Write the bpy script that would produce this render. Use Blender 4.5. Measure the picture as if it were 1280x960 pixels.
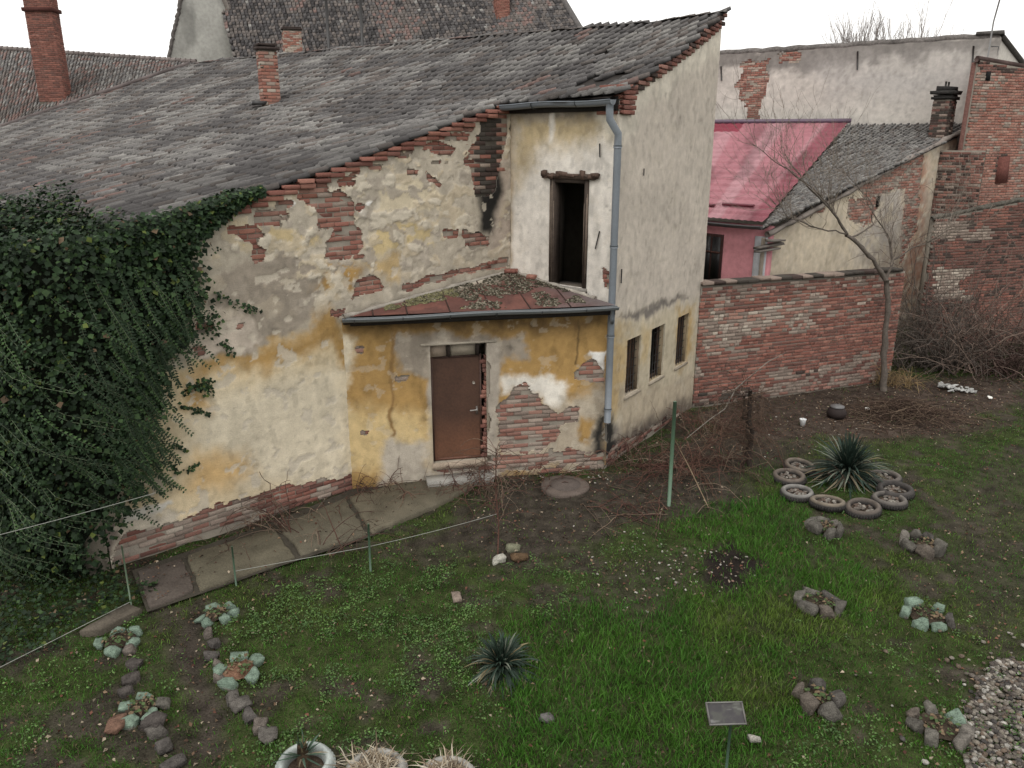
import bpy, math, random
import numpy as np
from mathutils import Vector, Matrix

for o in list(bpy.data.objects):
    bpy.data.objects.remove(o)
scene = bpy.context.scene
COL = scene.collection
R = np.random.default_rng(7)
random.seed(7)

# ------------------------------------------------------------------ camera
CAM_H, FPX, PITCH = 5.8, 985.0, math.radians(17.1)
cam_data = bpy.data.cameras.new('camera')
cam = bpy.data.objects.new('camera', cam_data)
COL.objects.link(cam)
cam.location = (0, 0, CAM_H)
cam.rotation_euler = (math.pi / 2 - PITCH, 0, 0)
cam_data.sensor_width = 36.0
cam_data.lens = FPX / 1280.0 * 36.0
cam_data.clip_end = 3000
scene.camera = cam
scene.render.resolution_x, scene.render.resolution_y = 1024, 768

# ------------------------------------------------------------------ sky, sun, exposure
SUN_EL, SUN_AZ = math.radians(55), math.radians(200)
world = bpy.data.worlds.new('World')
scene.world = world
world.use_nodes = True
wn, wl = world.node_tree.nodes, world.node_tree.links
bg = wn['Background']
sky = wn.new('ShaderNodeTexSky')
sky.sky_type = 'NISHITA'
sky.sun_disc = False
sky.sun_elevation = SUN_EL
sky.sun_rotation = SUN_AZ
sky.dust_density = 6.0
hs = wn.new('ShaderNodeHueSaturation')          # cloud cover takes the blue out of the sky
hs.inputs['Saturation'].default_value = 0.10
mixw = wn.new('ShaderNodeMix')
mixw.data_type = 'RGBA'
mixw.inputs['Factor'].default_value = 0.82
mixw.inputs[7].default_value = (10.0, 9.85, 9.6, 1)
wl.new(sky.outputs['Color'], hs.inputs['Color'])
wl.new(hs.outputs['Color'], mixw.inputs[6])
wl.new(mixw.outputs[2], bg.inputs['Color'])
bg.inputs['Strength'].default_value = 0.12

sun_data = bpy.data.lights.new('sun', 'SUN')
sun_data.energy = 0.6
sun_data.angle = math.radians(30)
sun_data.color = (1.0, 0.97, 0.92)
sun = bpy.data.objects.new('sun', sun_data)
COL.objects.link(sun)
sdir = Vector((math.sin(SUN_AZ) * math.cos(SUN_EL), math.cos(SUN_AZ) * math.cos(SUN_EL), math.sin(SUN_EL)))
sun.rotation_euler = (-sdir).to_track_quat('-Z', 'Y').to_euler()

scene.view_settings.view_transform = 'Standard'
scene.view_settings.look = 'None'
scene.view_settings.exposure = 0.42
scene.view_settings.gamma = 1.0
scene.view_settings.use_curve_mapping = False

# ------------------------------------------------------------------ measuring helpers
CT, ST = math.cos(PITCH), math.sin(PITCH)
def ray(px, py):
    x, y = px - 640.0, py - 480.0
    return np.array([x, FPX * CT - y * ST, -FPX * ST - y * CT])
def gp(px, py, z=0.0):
    r = ray(px, py)
    return np.array([0, 0, CAM_H]) + r * ((z - CAM_H) / r[2])
def at(px, py, F):
    r = ray(px, py)
    return np.array([0, 0, CAM_H]) + r * (F / r[1])
def proj(p):
    p = np.asarray(p, float)
    y, z = p[..., 1], p[..., 2] - CAM_H
    dz = y * CT - z * ST
    return 640 + FPX * p[..., 0] / dz, 480 + FPX * (-y * ST - z * CT) / dz, dz

def hash2(ix, iy, seed):
    h = (ix.astype(np.int64) * 374761393 + iy.astype(np.int64) * 668265263 + seed * 1442695041) & 0xffffffff
    h = ((h ^ (h >> 13)) * 1274126177) & 0xffffffff
    return ((h ^ (h >> 16)) & 0xffff) / 65535.0
def vnoise(x, y, seed=0):
    x, y = np.asarray(x, float), np.asarray(y, float)
    ix, iy = np.floor(x), np.floor(y)
    fx, fy = x - ix, y - iy
    fx, fy = fx * fx * (3 - 2 * fx), fy * fy * (3 - 2 * fy)
    a, b = hash2(ix, iy, seed), hash2(ix + 1, iy, seed)
    c, d = hash2(ix, iy + 1, seed), hash2(ix + 1, iy + 1, seed)
    return (a * (1 - fx) + b * fx) * (1 - fy) + (c * (1 - fx) + d * fx) * fy
def fbm(x, y, seed=0, octs=4):
    s, a, t = 0.0, 1.0, 0.0
    for k in range(octs):
        s = s + a * vnoise(x * 2 ** k + 13.7 * k, y * 2 ** k - 7.1 * k, seed + k * 17)
        t += a
        a *= 0.5
    return s / t
def sstep(a, b, x):
    t = np.clip((x - a) / (b - a), 0, 1)
    return t * t * (3 - 2 * t)
def lin(r, g, b):
    c = np.array([r, g, b], float) / 255.0
    y = c @ np.array([.3, .59, .11])
    c = y + (c - y) * (1.0 if g > r else 0.80)          # the overcast picture is muted
    return np.where(c <= 0.04045, c / 12.92, ((c + 0.055) / 1.055) ** 2.4)
def sdpoly(x, y, poly):
    """signed distance, negative inside"""
    P = np.asarray(poly, float)
    Q = np.roll(P, -1, 0)
    d2 = np.full(x.shape, 1e9)
    ins = np.zeros(x.shape, bool)
    for (ax, ay), (bx, by) in zip(P, Q):
        ex, ey = bx - ax, by - ay
        t = np.clip(((x - ax) * ex + (y - ay) * ey) / (ex * ex + ey * ey + 1e-12), 0, 1)
        d2 = np.minimum(d2, (x - ax - t * ex) ** 2 + (y - ay - t * ey) ** 2)
        if abs(ey) > 1e-12:
            c = ((ay > y) != (by > y)) & (x < ex * (y - ay) / ey + ax)
            ins ^= c
    d = np.sqrt(d2)
    return np.where(ins, -d, d)

# ------------------------------------------------------------------ materials
def material(name, rough=0.85, amt=0.25, scale=9.0, fine=60.0, bump=0.25, bscale=None, spec=0.25, transl=0.0, metal=0.0, rnd=0.0):
    m = bpy.data.materials.new(name)
    m.use_nodes = True
    n, l = m.node_tree.nodes, m.node_tree.links
    b = n['Principled BSDF']
    b.inputs['Roughness'].default_value = rough
    b.inputs['Specular IOR Level'].default_value = spec
    b.inputs['Metallic'].default_value = metal
    at_ = n.new('ShaderNodeAttribute')
    at_.attribute_name = 'Col'
    tc = n.new('ShaderNodeTexCoord')
    nz = n.new('ShaderNodeTexNoise')
    nz.inputs['Scale'].default_value = scale
    nz.inputs['Detail'].default_value = 6
    nz2 = n.new('ShaderNodeTexNoise')
    nz2.inputs['Scale'].default_value = fine
    nz2.inputs['Detail'].default_value = 3
    l.new(tc.outputs['Object'], nz.inputs['Vector'])
    l.new(tc.outputs['Object'], nz2.inputs['Vector'])
    ad = n.new('ShaderNodeMath'); ad.operation = 'ADD'
    l.new(nz.outputs['Fac'], ad.inputs[0]); l.new(nz2.outputs['Fac'], ad.inputs[1])
    mr = n.new('ShaderNodeMapRange')
    mr.inputs['From Min'].default_value = 0.6
    mr.inputs['From Max'].default_value = 1.4
    mr.inputs['To Min'].default_value = 1 - amt
    mr.inputs['To Max'].default_value = 1 + amt
    l.new(ad.outputs[0], mr.inputs['Value'])
    mx = n.new('ShaderNodeVectorMath'); mx.operation = 'SCALE'
    l.new(at_.outputs['Color'], mx.inputs[0]); l.new(mr.outputs['Result'], mx.inputs['Scale'])
    out = mx.outputs[0]
    if rnd:
        oi = n.new('ShaderNodeObjectInfo')
        mr2 = n.new('ShaderNodeMapRange')
        mr2.inputs['To Min'].default_value = 1 - rnd
        mr2.inputs['To Max'].default_value = 1 + rnd
        l.new(oi.outputs['Random'], mr2.inputs['Value'])
        mx2 = n.new('ShaderNodeVectorMath'); mx2.operation = 'SCALE'
        l.new(out, mx2.inputs[0]); l.new(mr2.outputs['Result'], mx2.inputs['Scale'])
        out = mx2.outputs[0]
    l.new(out, b.inputs['Base Color'])
    if bump:
        bp = n.new('ShaderNodeBump')
        bp.inputs['Strength'].default_value = bump
        bp.inputs['Distance'].default_value = 0.02
        if bscale:
            nz3 = n.new('ShaderNodeTexNoise')
            nz3.inputs['Scale'].default_value = bscale
            nz3.inputs['Detail'].default_value = 4
            l.new(tc.outputs['Object'], nz3.inputs['Vector'])
            l.new(nz3.outputs['Fac'], bp.inputs['Height'])
        else:
            l.new(ad.outputs[0], bp.inputs['Height'])
        l.new(bp.outputs['Normal'], b.inputs['Normal'])
    if transl:
        o = n['Material Output']
        tr = n.new('ShaderNodeBsdfTranslucent')
        ms = n.new('ShaderNodeMixShader')
        ms.inputs['Fac'].default_value = transl
        l.new(out, tr.inputs['Color'])
        l.new(b.outputs[0], ms.inputs[1]); l.new(tr.outputs[0], ms.inputs[2])
        l.new(ms.outputs[0], o.inputs['Surface'])
    return m

M = dict(
    plaster=material('plaster', 0.92, 0.24, 7, 95, 0.4, 55),
    brick=material('brick', 0.92, 0.5, 18, 90, 0.5, 45, rnd=0.10, spec=.1),
    tile=material('roof_tile', 0.9, 0.4, 8, 45, 0.4, 30, rnd=0.06, spec=.1),
    wood=material('weathered_wood', 0.85, 0.4, 8, 50, 0.4),
    metal=material('painted_metal', 0.45, 0.12, 4, 30, 0.06, spec=0.5),
    rust=material('rusty_metal', 0.62, 0.28, 3, 26, 0.1, spec=0.4),
    stone=material('stone', 0.92, 0.6, 12, 70, 0.9, spec=.12),
    concrete=material('concrete', 0.92, 0.45, 3, 50, 0.4, spec=.12),
    soil=material('soil', 0.97, 0.75, 5, 48, 1.0, 38, spec=0.06),
    leaf=material('leaf', 0.6, 0.3, 2.5, 30, 0.0, transl=0.15, spec=0.18),
    ivy=material('ivy_leaf', 0.62, 0.3, 3, 20, 0.0, transl=0.06, spec=0.18),
    bark=material('bark', 0.92, 0.45, 12, 60, 0.7, spec=.1),
    rubber=material('rubber', 0.75, 0.25, 8, 50, 0.2),
    white=material('white_plastic', 0.6, 0.12, 6, 30, 0.1),
    sheet=material('faded_sheet', 0.8, 0.22, 3, 30, 0.15, spec=0.12),
    dark=material('dark_interior', 0.95, 0.2, 5, 30, 0.0),
    litter=material('dry_leaf', 0.85, 0.25, 8, 40, 0.0, transl=0.1),
)

# ------------------------------------------------------------------ object helpers
def tag(o, label=None, cat=None, group=None, kind=None):
    if label: o['label'] = label
    if cat: o['category'] = cat
    if group: o['group'] = group
    if kind: o['kind'] = kind
    return o
def thing(name, loc, label, cat, group=None):
    o = bpy.data.objects.new(name, None)
    o.empty_display_size = 0.2
    COL.objects.link(o)
    o.location = tuple(float(v) for v in loc)
    return tag(o, label, cat, group)
def root_offset(o):
    v = Vector((0, 0, 0))
    while o is not None:
        v = v + o.location
        o = o.parent
    return v
def adopt(o, parent):
    """parent an object whose own transform is given in world space"""
    o.parent = parent
    o.matrix_parent_inverse = Matrix.Translation(-WORLD_OFF.get(parent.name, Vector(parent.location)))
    WORLD_OFF[o.name] = Vector(o.location)
WORLD_OFF = {}

class MB:
    def __init__(s):
        s.v, s.f, s.c, s.n = [], [], [], 0
    def add(s, v, f, c):
        v = np.asarray(v, float).reshape(-1, 3)
        c = np.asarray(c, float)
        if c.ndim == 1:
            c = np.tile(c, (len(v), 1))
        s.v.append(v); s.c.append(c)
        if isinstance(f, np.ndarray):
            s.f.append(f + s.n)
        else:
            byn = {}
            for q in f:
                byn.setdefault(len(q), []).append(q)
            for q in byn.values():
                s.f.append(np.array(q) + s.n)
        s.n += len(v)
        return s
    def box(s, ctr, size, col, ax=None, jit=0.0):
        """ax: 3 unit vectors for the box's own x, y, z"""
        q = np.array([[x, y, z] for x in (-.5, .5) for y in (-.5, .5) for z in (-.5, .5)]) * np.asarray(size)
        if jit:
            q = q + R.normal(0, jit, q.shape)
        if ax is not None:
            q = q @ np.asarray(ax)
        s.add(q + np.asarray(ctr), [(0, 1, 3, 2), (4, 6, 7, 5), (0, 4, 5, 1), (2, 3, 7, 6), (0, 2, 6, 4), (1, 5, 7, 3)], col)
        return s
    def tube(s, pts, rad, col, sides=5, cap=True):
        P = np.asarray(pts, float)
        k = len(P)
        rad = np.broadcast_to(np.asarray(rad, float), (k,))
        T = np.gradient(P, axis=0)
        T /= np.linalg.norm(T, axis=1)[:, None] + 1e-9
        up = np.array([0, 0, 1.0]) if abs(T[0, 2]) < 0.9 else np.array([1.0, 0, 0])
        N = np.cross(T, up); N /= np.linalg.norm(N, axis=1)[:, None] + 1e-9
        B = np.cross(T, N)
        a = np.arange(sides) * 2 * math.pi / sides
        V = P[:, None] + rad[:, None, None] * (N[:, None] * np.cos(a)[None, :, None] + B[:, None] * np.sin(a)[None, :, None])
        i, j = np.meshgrid(np.arange(k - 1), np.arange(sides), indexing='ij')
        j2 = (j + 1) % sides
        F = np.stack([i * sides + j, i * sides + j2, (i + 1) * sides + j2, (i + 1) * sides + j], -1).reshape(-1, 4)
        c = np.asarray(col, float)
        if c.ndim == 2:
            c = np.repeat(c, sides, 0)
        s.add(V.reshape(-1, 3), F, c)
        if cap and sides > 3:
            n0 = s.n - k * sides
            s.f.append(np.array([[n0 + q for q in range(sides)]]))
            s.f.append(np.array([[n0 + (k - 1) * sides + q for q in reversed(range(sides))]]))
        return s
    def grid(s, V, col, mask=None):
        h, w = V.shape[:2]
        idx = np.arange(h * w).reshape(h, w)
        F = np.stack([idx[:-1, :-1], idx[:-1, 1:], idx[1:, 1:], idx[1:, :-1]], -1)
        F = F[mask] if mask is not None else F.reshape(-1, 4)
        c = np.asarray(col, float)
        s.add(V.reshape(-1, 3), F, c if c.ndim == 1 else c.reshape(-1, 3))
        return s
    def mesh(s, name, mat, smooth=False):
        me = bpy.data.meshes.new(name)
        V = np.concatenate(s.v).astype(np.float32); C = np.concatenate(s.c).astype(np.float32)
        loops = np.concatenate([q.reshape(-1) for q in s.f]).astype(np.int32)
        tot = np.concatenate([np.full(len(q), q.shape[1]) for q in s.f]).astype(np.int32)
        me.vertices.add(len(V)); me.vertices.foreach_set('co', V.reshape(-1))
        me.loops.add(len(loops)); me.loops.foreach_set('vertex_index', loops)
        me.polygons.add(len(tot))
        st = np.concatenate([[0], np.cumsum(tot)[:-1]]).astype(np.int32)
        me.polygons.foreach_set('loop_start', st); me.polygons.foreach_set('loop_total', tot)
        if smooth:
            me.polygons.foreach_set('use_smooth', np.ones(len(tot), bool))
        me.update(calc_edges=True)
        me.validate()
        ca = me.color_attributes.new('Col', 'FLOAT_COLOR', 'POINT')
        ca.data.foreach_set('color', np.concatenate([np.clip(C, 0, 1), np.ones((len(C), 1), np.float32)], 1).astype(np.float32).reshape(-1))
        me.materials.append(mat)
        return me
    def build(s, name, mat, parent=None, smooth=False, **kw):
        o = bpy.data.objects.new(name, s.mesh(name, mat, smooth))
        COL.objects.link(o)
        if parent is not None:
            adopt(o, parent)
        return tag(o, **kw)

def jitter_col(c, amt=0.12, n=None):
    c = np.asarray(c, float)
    if n is None:
        return np.clip(c * (1 + R.normal(0, amt)), 0.003, 1)
    return np.clip(c * (1 + R.normal(0, amt, (n, 1))), 0.003, 1)

class Frame:
    """an upright plane: origin, direction along it, outward normal"""
    def __init__(s, O, d, n):
        s.O = np.array([O[0], O[1], 0.0]); s.d = np.array([d[0], d[1], 0.0]); s.n = np.array([n[0], n[1], 0.0])
        s.d /= np.linalg.norm(s.d); s.n /= np.linalg.norm(s.n)
    def pt(s, u, z, off=0.0):
        u, z, off = np.broadcast_arrays(np.asarray(u, float), np.asarray(z, float), np.asarray(off, float))
        p = s.O + s.d * u[..., None] + s.n * off[..., None]
        p = p + np.array([0, 0, 1.0]) * z[..., None]
        return p
    def uz(s, px, py):
        r = ray(px, py)
        t, u = np.linalg.solve(np.array([[r[0], -s.d[0]], [r[1], -s.d[1]]]), s.O[:2])
        return u, CAM_H + t * r[2]
    def poly(s, pts):
        return [s.uz(*p) for p in pts]

# bricks, tiles and other pieces: the largest in view become objects, the rest one joined part
SHAPES = {}
def brick_shape(k):
    if k not in SHAPES:
        r = np.random.default_rng(100 + k)
        b, q = 0.5, 0.485
        V = [(-b, -b, -b), (b, -b, -b), (b, -b, b), (-b, -b, b), (-b, .47, -b), (b, .47, -b), (b, .47, b), (-b, .47, b),
             (-q - .01, b, -q + .05), (q + .01, b, -q + .05), (q + .01, b, q - .05), (-q - .01, b, q - .05)]
        V = np.array(V) + r.normal(0, 0.022, (12, 3)) * np.array([.5, .8, 1.0])
        F = [(0, 1, 2, 3), (0, 4, 5, 1), (1, 5, 6, 2), (2, 6, 7, 3), (3, 7, 4, 0), (4, 8, 9, 5), (5, 9, 10, 6), (6, 10, 11, 7), (7, 11, 8, 4), (8, 11, 10, 9)]
        SHAPES[k] = (V, F)
    return SHAPES[k]
def tile_shape(k):
    """plain tile: x across, y up the slope (0 = lower edge .. 1), z up; slight arch, rounded lower edge"""
    key = ('t', k)
    if key not in SHAPES:
        r = np.random.default_rng(200 + k)
        xs = np.array([-.5, -.25, .15, .40, .5])          # raised roll along one edge
        arch = np.array([.12, .22, .50, 1.0, -.15]) * (1 + r.normal(0, .10))
        low = np.array([.02, .01, .0, .01, .02]) + r.normal(0, .012, 5)
        V, F = [], []
        for i in range(5): V.append((xs[i], low[i], .45 + arch[i]))
        for i in range(5): V.append((xs[i], 1, arch[i] - .1))
        for i in range(5): V.append((xs[i], low[i], -.25 + arch[i] * .3))
        for i in range(4):
            F.append((i, i + 1, i + 6, i + 5)); F.append((i + 1, i, i + 10, i + 11))
        F.append((0, 5, 10)); F.append((4, 14, 9))
        mul = np.array([.8, 1, 1, .85, .16, .9, 1.05, 1.05, .9, .16, .3, .3, .3, .3, .12])   # groove shade painted into the lips and undersides
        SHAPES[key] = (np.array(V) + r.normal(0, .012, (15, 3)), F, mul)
    return SHAPES[key]
NSH = 4
def place_pieces(items, palette, shape, mat, parent, name, limit=300, rest_name=None, single_min=0.0, maxobj=None):
    """items: (pos, X, Y, Z) with X,Y,Z scaled axis vectors, palette index"""
    if not items:
        return
    pos = np.array([i[0] for i in items])
    px, py, dz = proj(pos)
    size = np.array([np.linalg.norm(i[1]) * max(np.linalg.norm(i[2]), np.linalg.norm(i[3])) for i in items]) / np.maximum(dz, 1) ** 2
    size = np.where((px > -10) & (px < 1290) & (py > -10) & (py < 970) & (dz > 0), size, size * 1e-3)
    order = np.argsort(-size)
    lim = limit if maxobj is None else maxobj
    single = set(order[:lim].tolist())
    meshes = {}
    mb = MB()
    for k, (p, X, Y, Z, c) in enumerate(items):
        sh = k % NSH
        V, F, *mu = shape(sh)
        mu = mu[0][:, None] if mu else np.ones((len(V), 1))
        if k in single:
            key = (sh, c)
            if key not in meshes:
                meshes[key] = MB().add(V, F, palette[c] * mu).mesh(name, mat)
            o = bpy.data.objects.new(name, meshes[key])
            COL.objects.link(o)
            o.matrix_world = Matrix(((X[0], Y[0], Z[0], p[0]), (X[1], Y[1], Z[1], p[1]), (X[2], Y[2], Z[2], p[2]), (0, 0, 0, 1)))
            o.parent = parent
            o.matrix_parent_inverse = Matrix.Translation(-WORLD_OFF.get(parent.name, Vector(parent.location)))
        else:
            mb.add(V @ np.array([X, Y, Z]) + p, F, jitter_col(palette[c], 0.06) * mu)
    if mb.n:
        mb.build(rest_name or (name + '_field'), mat, parent, kind='stuff')

BRICK_PAL = [lin(*c) for c in [(154, 92, 76), (138, 80, 67), (166, 108, 90), (118, 72, 62), (150, 104, 90), (172, 126, 108), (100, 66, 59), (160, 100, 80),
                               (172, 158, 142), (156, 138, 124), (136, 118, 106), (76, 62, 57), (72, 66, 60)]]
_bm = np.mean(BRICK_PAL[:8], 0) * .95
BRICK_PAL = [c * .66 + (_bm * .26 + _bm.mean() * .08) if i < 8 else c for i, c in enumerate(BRICK_PAL)]
# 0-7 red, 8-10 lime washed, 11-12 sooty
MORTAR = lin(142, 132, 118)
# ------------------------------------------------------------------ main house: plan
A2 = gp(140, 710)[:2]
_b = gp(440, 612)[:2]
mdir = (_b - A2) / np.linalg.norm(_b - A2)          # up the roof slope, along the long side wall
edir = np.array([-mdir[1], mdir[0]])                # along the eave, away to the left
LW = Frame(A2, mdir, -edir)
uC = LW.uz(638, 300)[0]
C2 = A2 + mdir * uC
P1 = gp(757, 585)[:2]
P2 = gp(866, 508)[:2]
WW = Frame(C2, P1 - C2, np.array([(P1 - C2)[1], -(P1 - C2)[0]]))
GW = Frame(P1, P2 - P1, np.array([(P2 - P1)[1], -(P2 - P1)[0]]))
LEN_W = np.linalg.norm(P1 - C2); LEN_G = np.linalg.norm(P2 - P1)
uQ = LW.uz(440, 600)[0]
Q2 = A2 + mdir * uQ
PW = Frame(Q2, P1 - Q2, np.array([(P1 - Q2)[1], -(P1 - Q2)[0]]))
LEN_P = np.linalg.norm(P1 - Q2)

def roof_z(a, b):
    a, b = np.asarray(a, float), np.asarray(b, float)
    return 4.30 + (0.293 + 0.0057 * np.maximum(a, 0)) * b + 0.0164 * np.maximum(b - 7, 0) ** 2
def roof_p(a, b, dz=0.0):
    a, b = np.broadcast_arrays(np.asarray(a, float), np.asarray(b, float))
    xy = A2 + edir * a[..., None] + mdir * b[..., None]
    return np.concatenate([xy, (roof_z(a, b) + dz)[..., None]], -1)
def ridge_b(a): return 12.06 - 0.0892 * (a + 1.38)
def gable_a(b): return -2.39 + (b - 7.93) / (12.06 - 7.93) * 1.01
def valley_a(b): return 20.6 + (10.1 - b) * 1.054
def b_low(a): return np.where(a > -0.02, -0.35, 7.68 - 0.1046 * a - 0.30)
def gable_top(u):                                   # roof line over the right gable wall
    p = GW.pt(u, 0)
    q = p[..., :2] - A2
    return roof_z(q @ edir, q @ mdir)

house = thing('old_house', (A2[0], A2[1], 0), 'derelict plastered house with peeling ochre walls and sagging grey tiled roof', 'house')

# ------------------------------------------------------------------ plaster with holes, brick showing behind
def plaster_wall(name, fr, u0, u1, ztop, res, base, layers, holes, openings=(), grime=0.35, z0=-0.05, thick=0.035, parent=None,
                 brick_sel=None, limit=260, rough=1.0, seed=1, chips=1.0, chipcol=lin(190, 178, 158), rag=None, mottle=.42, norag=None, worn=None):
    us = np.arange(u0, u1 + res * .5, res); us[-1] = u1
    zmax = float(np.max(ztop(us)))
    zs = np.arange(z0, zmax + res, res)
    U, Z = np.meshgrid(us, zs)
    wx = (fbm(U * 3, Z * 3, seed, 4) - .5) * .34 + (fbm(U * 14, Z * 14, seed + 5, 3) - .5) * .11
    wz = (fbm(U * 3 + 50, Z * 3, seed + 9, 4) - .5) * .34 + (fbm(U * 14, Z * 14 + 31, seed + 15, 3) - .5) * .11
    Cc = np.tile(np.asarray(base, float), U.shape + (1,))
    off = (fbm(U * 2.2, Z * 2.2, seed + 40, 4) - .5) * .012 * rough + (fbm(U * 9, Z * 9, seed + 41, 2) - .5) * .006 * rough
    for (poly, col, soft, amp, d) in layers:
        if callable(poly):
            w = poly(U, Z)
        else:
            sd = sdpoly(U + wx * amp, Z + wz * amp, poly)
            w = 1 - sstep(-soft * 1.5, soft * 1.5, sd)
        w = np.clip(w, 0, 1)
        Cc = Cc * (1 - w[..., None]) + np.asarray(col) * w[..., None]
        off = off + d * w
    # mottling with its own shapes: washed out and stained patches of the paint
    mot = fbm(U * 1.3, Z * 1.9, seed + 60, 5)
    Cc = Cc * (1 + (mot - .5) * mottle)[..., None]
    sp = fbm(U * 7, Z * 5, seed + 70, 4)
    Cc = Cc * (1 - sstep(.58, .72, sp) * .16)[..., None]
    runs = fbm(U * 3.1, Z * 1.1, seed + 80, 5)
    Cc = Cc * (1 - grime * sstep(.52, .72, runs) * .35)[..., None]
    dots = vnoise(U * 16, Z * 16, seed + 85) * vnoise(U * 5, Z * 5, seed + 86)
    Cc = Cc * (1 - .25 * sstep(.66, .8, dots))[..., None]
    chipz = fbm(U * 5, Z * 6, seed + 90, 5)
    cw = sstep(.63, .645, chipz)[..., None] * chips
    Cc = Cc * (1 - cw * .75) + chipcol * cw * .75
    off = off - cw[..., 0] * .007
    if rag is not None:                                   # ragged remains of older paint coats
        w0 = rag(U, Z)
        if norag is not None: w0 = w0 * sstep(.0, .25, sdpoly(U, Z, norag))
        r1 = fbm(U * 3.6, Z * 5.0, seed + 110, 6); r2 = fbm(U * 4.4 + 20, Z * 5.6, seed + 120, 6)
        for rr, th, cl in ((r1, .545, lin(190, 173, 144)), (r2, .565, lin(164, 152, 136)), (r1 * .5 + r2 * .5, .58, lin(200, 188, 166))):
            ww = (sstep(th, th + .012, rr) * w0)[..., None]
            Cc = Cc * (1 - ww * .85) + cl * (.85 + .3 * fbm(U * 9, Z * 9, seed + 130, 2))[..., None] * ww * .85
            off = off + ww[..., 0] * .007
    hole = np.zeros(U.shape, bool)
    for poly, amp in holes:
        hole |= sdpoly(U + wx * amp, Z + wz * amp, poly) < 0
    if worn is not None:
        hole |= (fbm(U * 2.3, Z * 4.6, seed + 140, 5) * worn(U, Z)) > .60
    P = fr.pt(U, Z, off)
    cu, cz = (U[:-1, :-1] + U[1:, 1:]) / 2, (Z[:-1, :-1] + Z[1:, 1:]) / 2
    hm = hole[:-1, :-1] | hole[1:, 1:]
    keep = (cz < ztop(cu)) & ~hm
    opn = np.zeros(cu.shape, bool)
    for (a, b, c, d) in openings:
        opn |= (cu > a) & (cu < b) & (cz > c) & (cz < d)
    keep &= ~opn
    mb = MB().grid(P, Cc, keep)
    # skirts at the broken edges
    h, w = U.shape
    idx = np.arange(h * w).reshape(h, w)
    Pb = fr.pt(U, Z, off - thick).reshape(-1, 3); Cb = (Cc * .8 + .2 * lin(205, 195, 178)).reshape(-1, 3)
    kp = np.pad(keep, 1)
    E = []
    for dy, dx, aa, bb in ((0, -1, (0, 0), (1, 0)), (0, 1, (1, 1), (0, 1)), (-1, 0, (0, 1), (0, 0)), (1, 0, (1, 0), (1, 1))):
        nb = kp[1 + dy:1 + dy + h - 1, 1 + dx:1 + dx + w - 1]
        e = keep & ~nb
        r, c = np.nonzero(e)
        E.append(np.stack([idx[r + aa[0], c + aa[1]], idx[r + bb[0], c + bb[1]]], 1))
    E = np.concatenate(E)
    if len(E):
        k = len(E)
        Pf = P.reshape(-1, 3)
        V = np.concatenate([Pf[E[:, 0]], Pf[E[:, 1]], Pb[E[:, 1]], Pb[E[:, 0]]])
        Cs = np.concatenate([Cb[E[:, 0]], Cb[E[:, 1]], Cb[E[:, 1]], Cb[E[:, 0]]])
        i = np.arange(k)
        mb.add(V, np.stack([i, i + k, i + 2 * k, i + 3 * k], 1), Cs)
    wall = mb.build(name, M['plaster'], parent, smooth=False)
    # rubble backing behind the plaster
    ub = np.arange(u0, u1 + .05, .1); ub[-1] = u1
    zb = np.arange(z0, zmax + .1, .1)
    UB, ZB = np.meshgrid(ub, zb)
    kb = ((ZB[:-1, :-1] + .05) < ztop(UB[:-1, :-1]) - .02)
    for (a, b, c, d) in openings:
        kb &= ~((UB[1:, 1:] > a + .001) & (UB[:-1, :-1] < b - .001) & (ZB[1:, 1:] > c + .001) & (ZB[:-1, :-1] < d - .001))
    nzb = fbm(UB * 5, ZB * 5, seed + 3, 3)
    MB().grid(fr.pt(UB, ZB, -.030 + (nzb - .5) * .010), MORTAR * (.75 + .5 * nzb)[..., None] * (1 if norag is None else (.3 + .7 * sstep(.02, .2, sdpoly(UB, ZB, norag)))[..., None]), kb).build('mortar_bed', M['plaster'], wall)
    # the bricks themselves
    items = []
    X = fr.d if np.cross(fr.d, fr.n)[2] > 0 else -fr.d
    course = .0765
    for k in range(int(z0 / course), int(zmax / course) + 1):
        z = k * course + .035
        for j in range(int((u1 - u0) / .262) + 2):
            L = .25
            u = u0 + j * .262 + (0.131 if k % 2 else 0)
            ii = np.clip(((np.array([z - .02, z, z + .02, z - .02, z + .02]) - z0) / res).round().astype(int), 0, h - 1)
            jj = np.clip(((np.array([u - .1, u, u + .1, u + .1, u - .1]) - u0) / res).round().astype(int), 0, w - 1)
            if not hole[ii, jj].any() or u - L / 2 < u0 or u + L / 2 > u1 or z + .04 > ztop(np.array([u]))[0]:
                continue
            if any(u + L / 2 > a and u - L / 2 < b and z + .03 > c and z - .03 < d for (a, b, c, d) in openings):
                continue
            if R.random() < .06: continue
            pal = brick_sel(u, z) if brick_sel else int(R.integers(0, 8))
            fo = R.normal(-.018, .006)
            p = fr.pt(u, z, fo - .05)
            tl = R.normal(0, .012)
            Zv = np.array([0, 0, .064]) + X * .064 * tl
            items.append((p, X * L * R.uniform(.94, 1.02), fr.n * .10, Zv, pal))
    place_pieces(items, BRICK_PAL, brick_shape, M['brick'], wall, 'brick', limit)
    return wall

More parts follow.
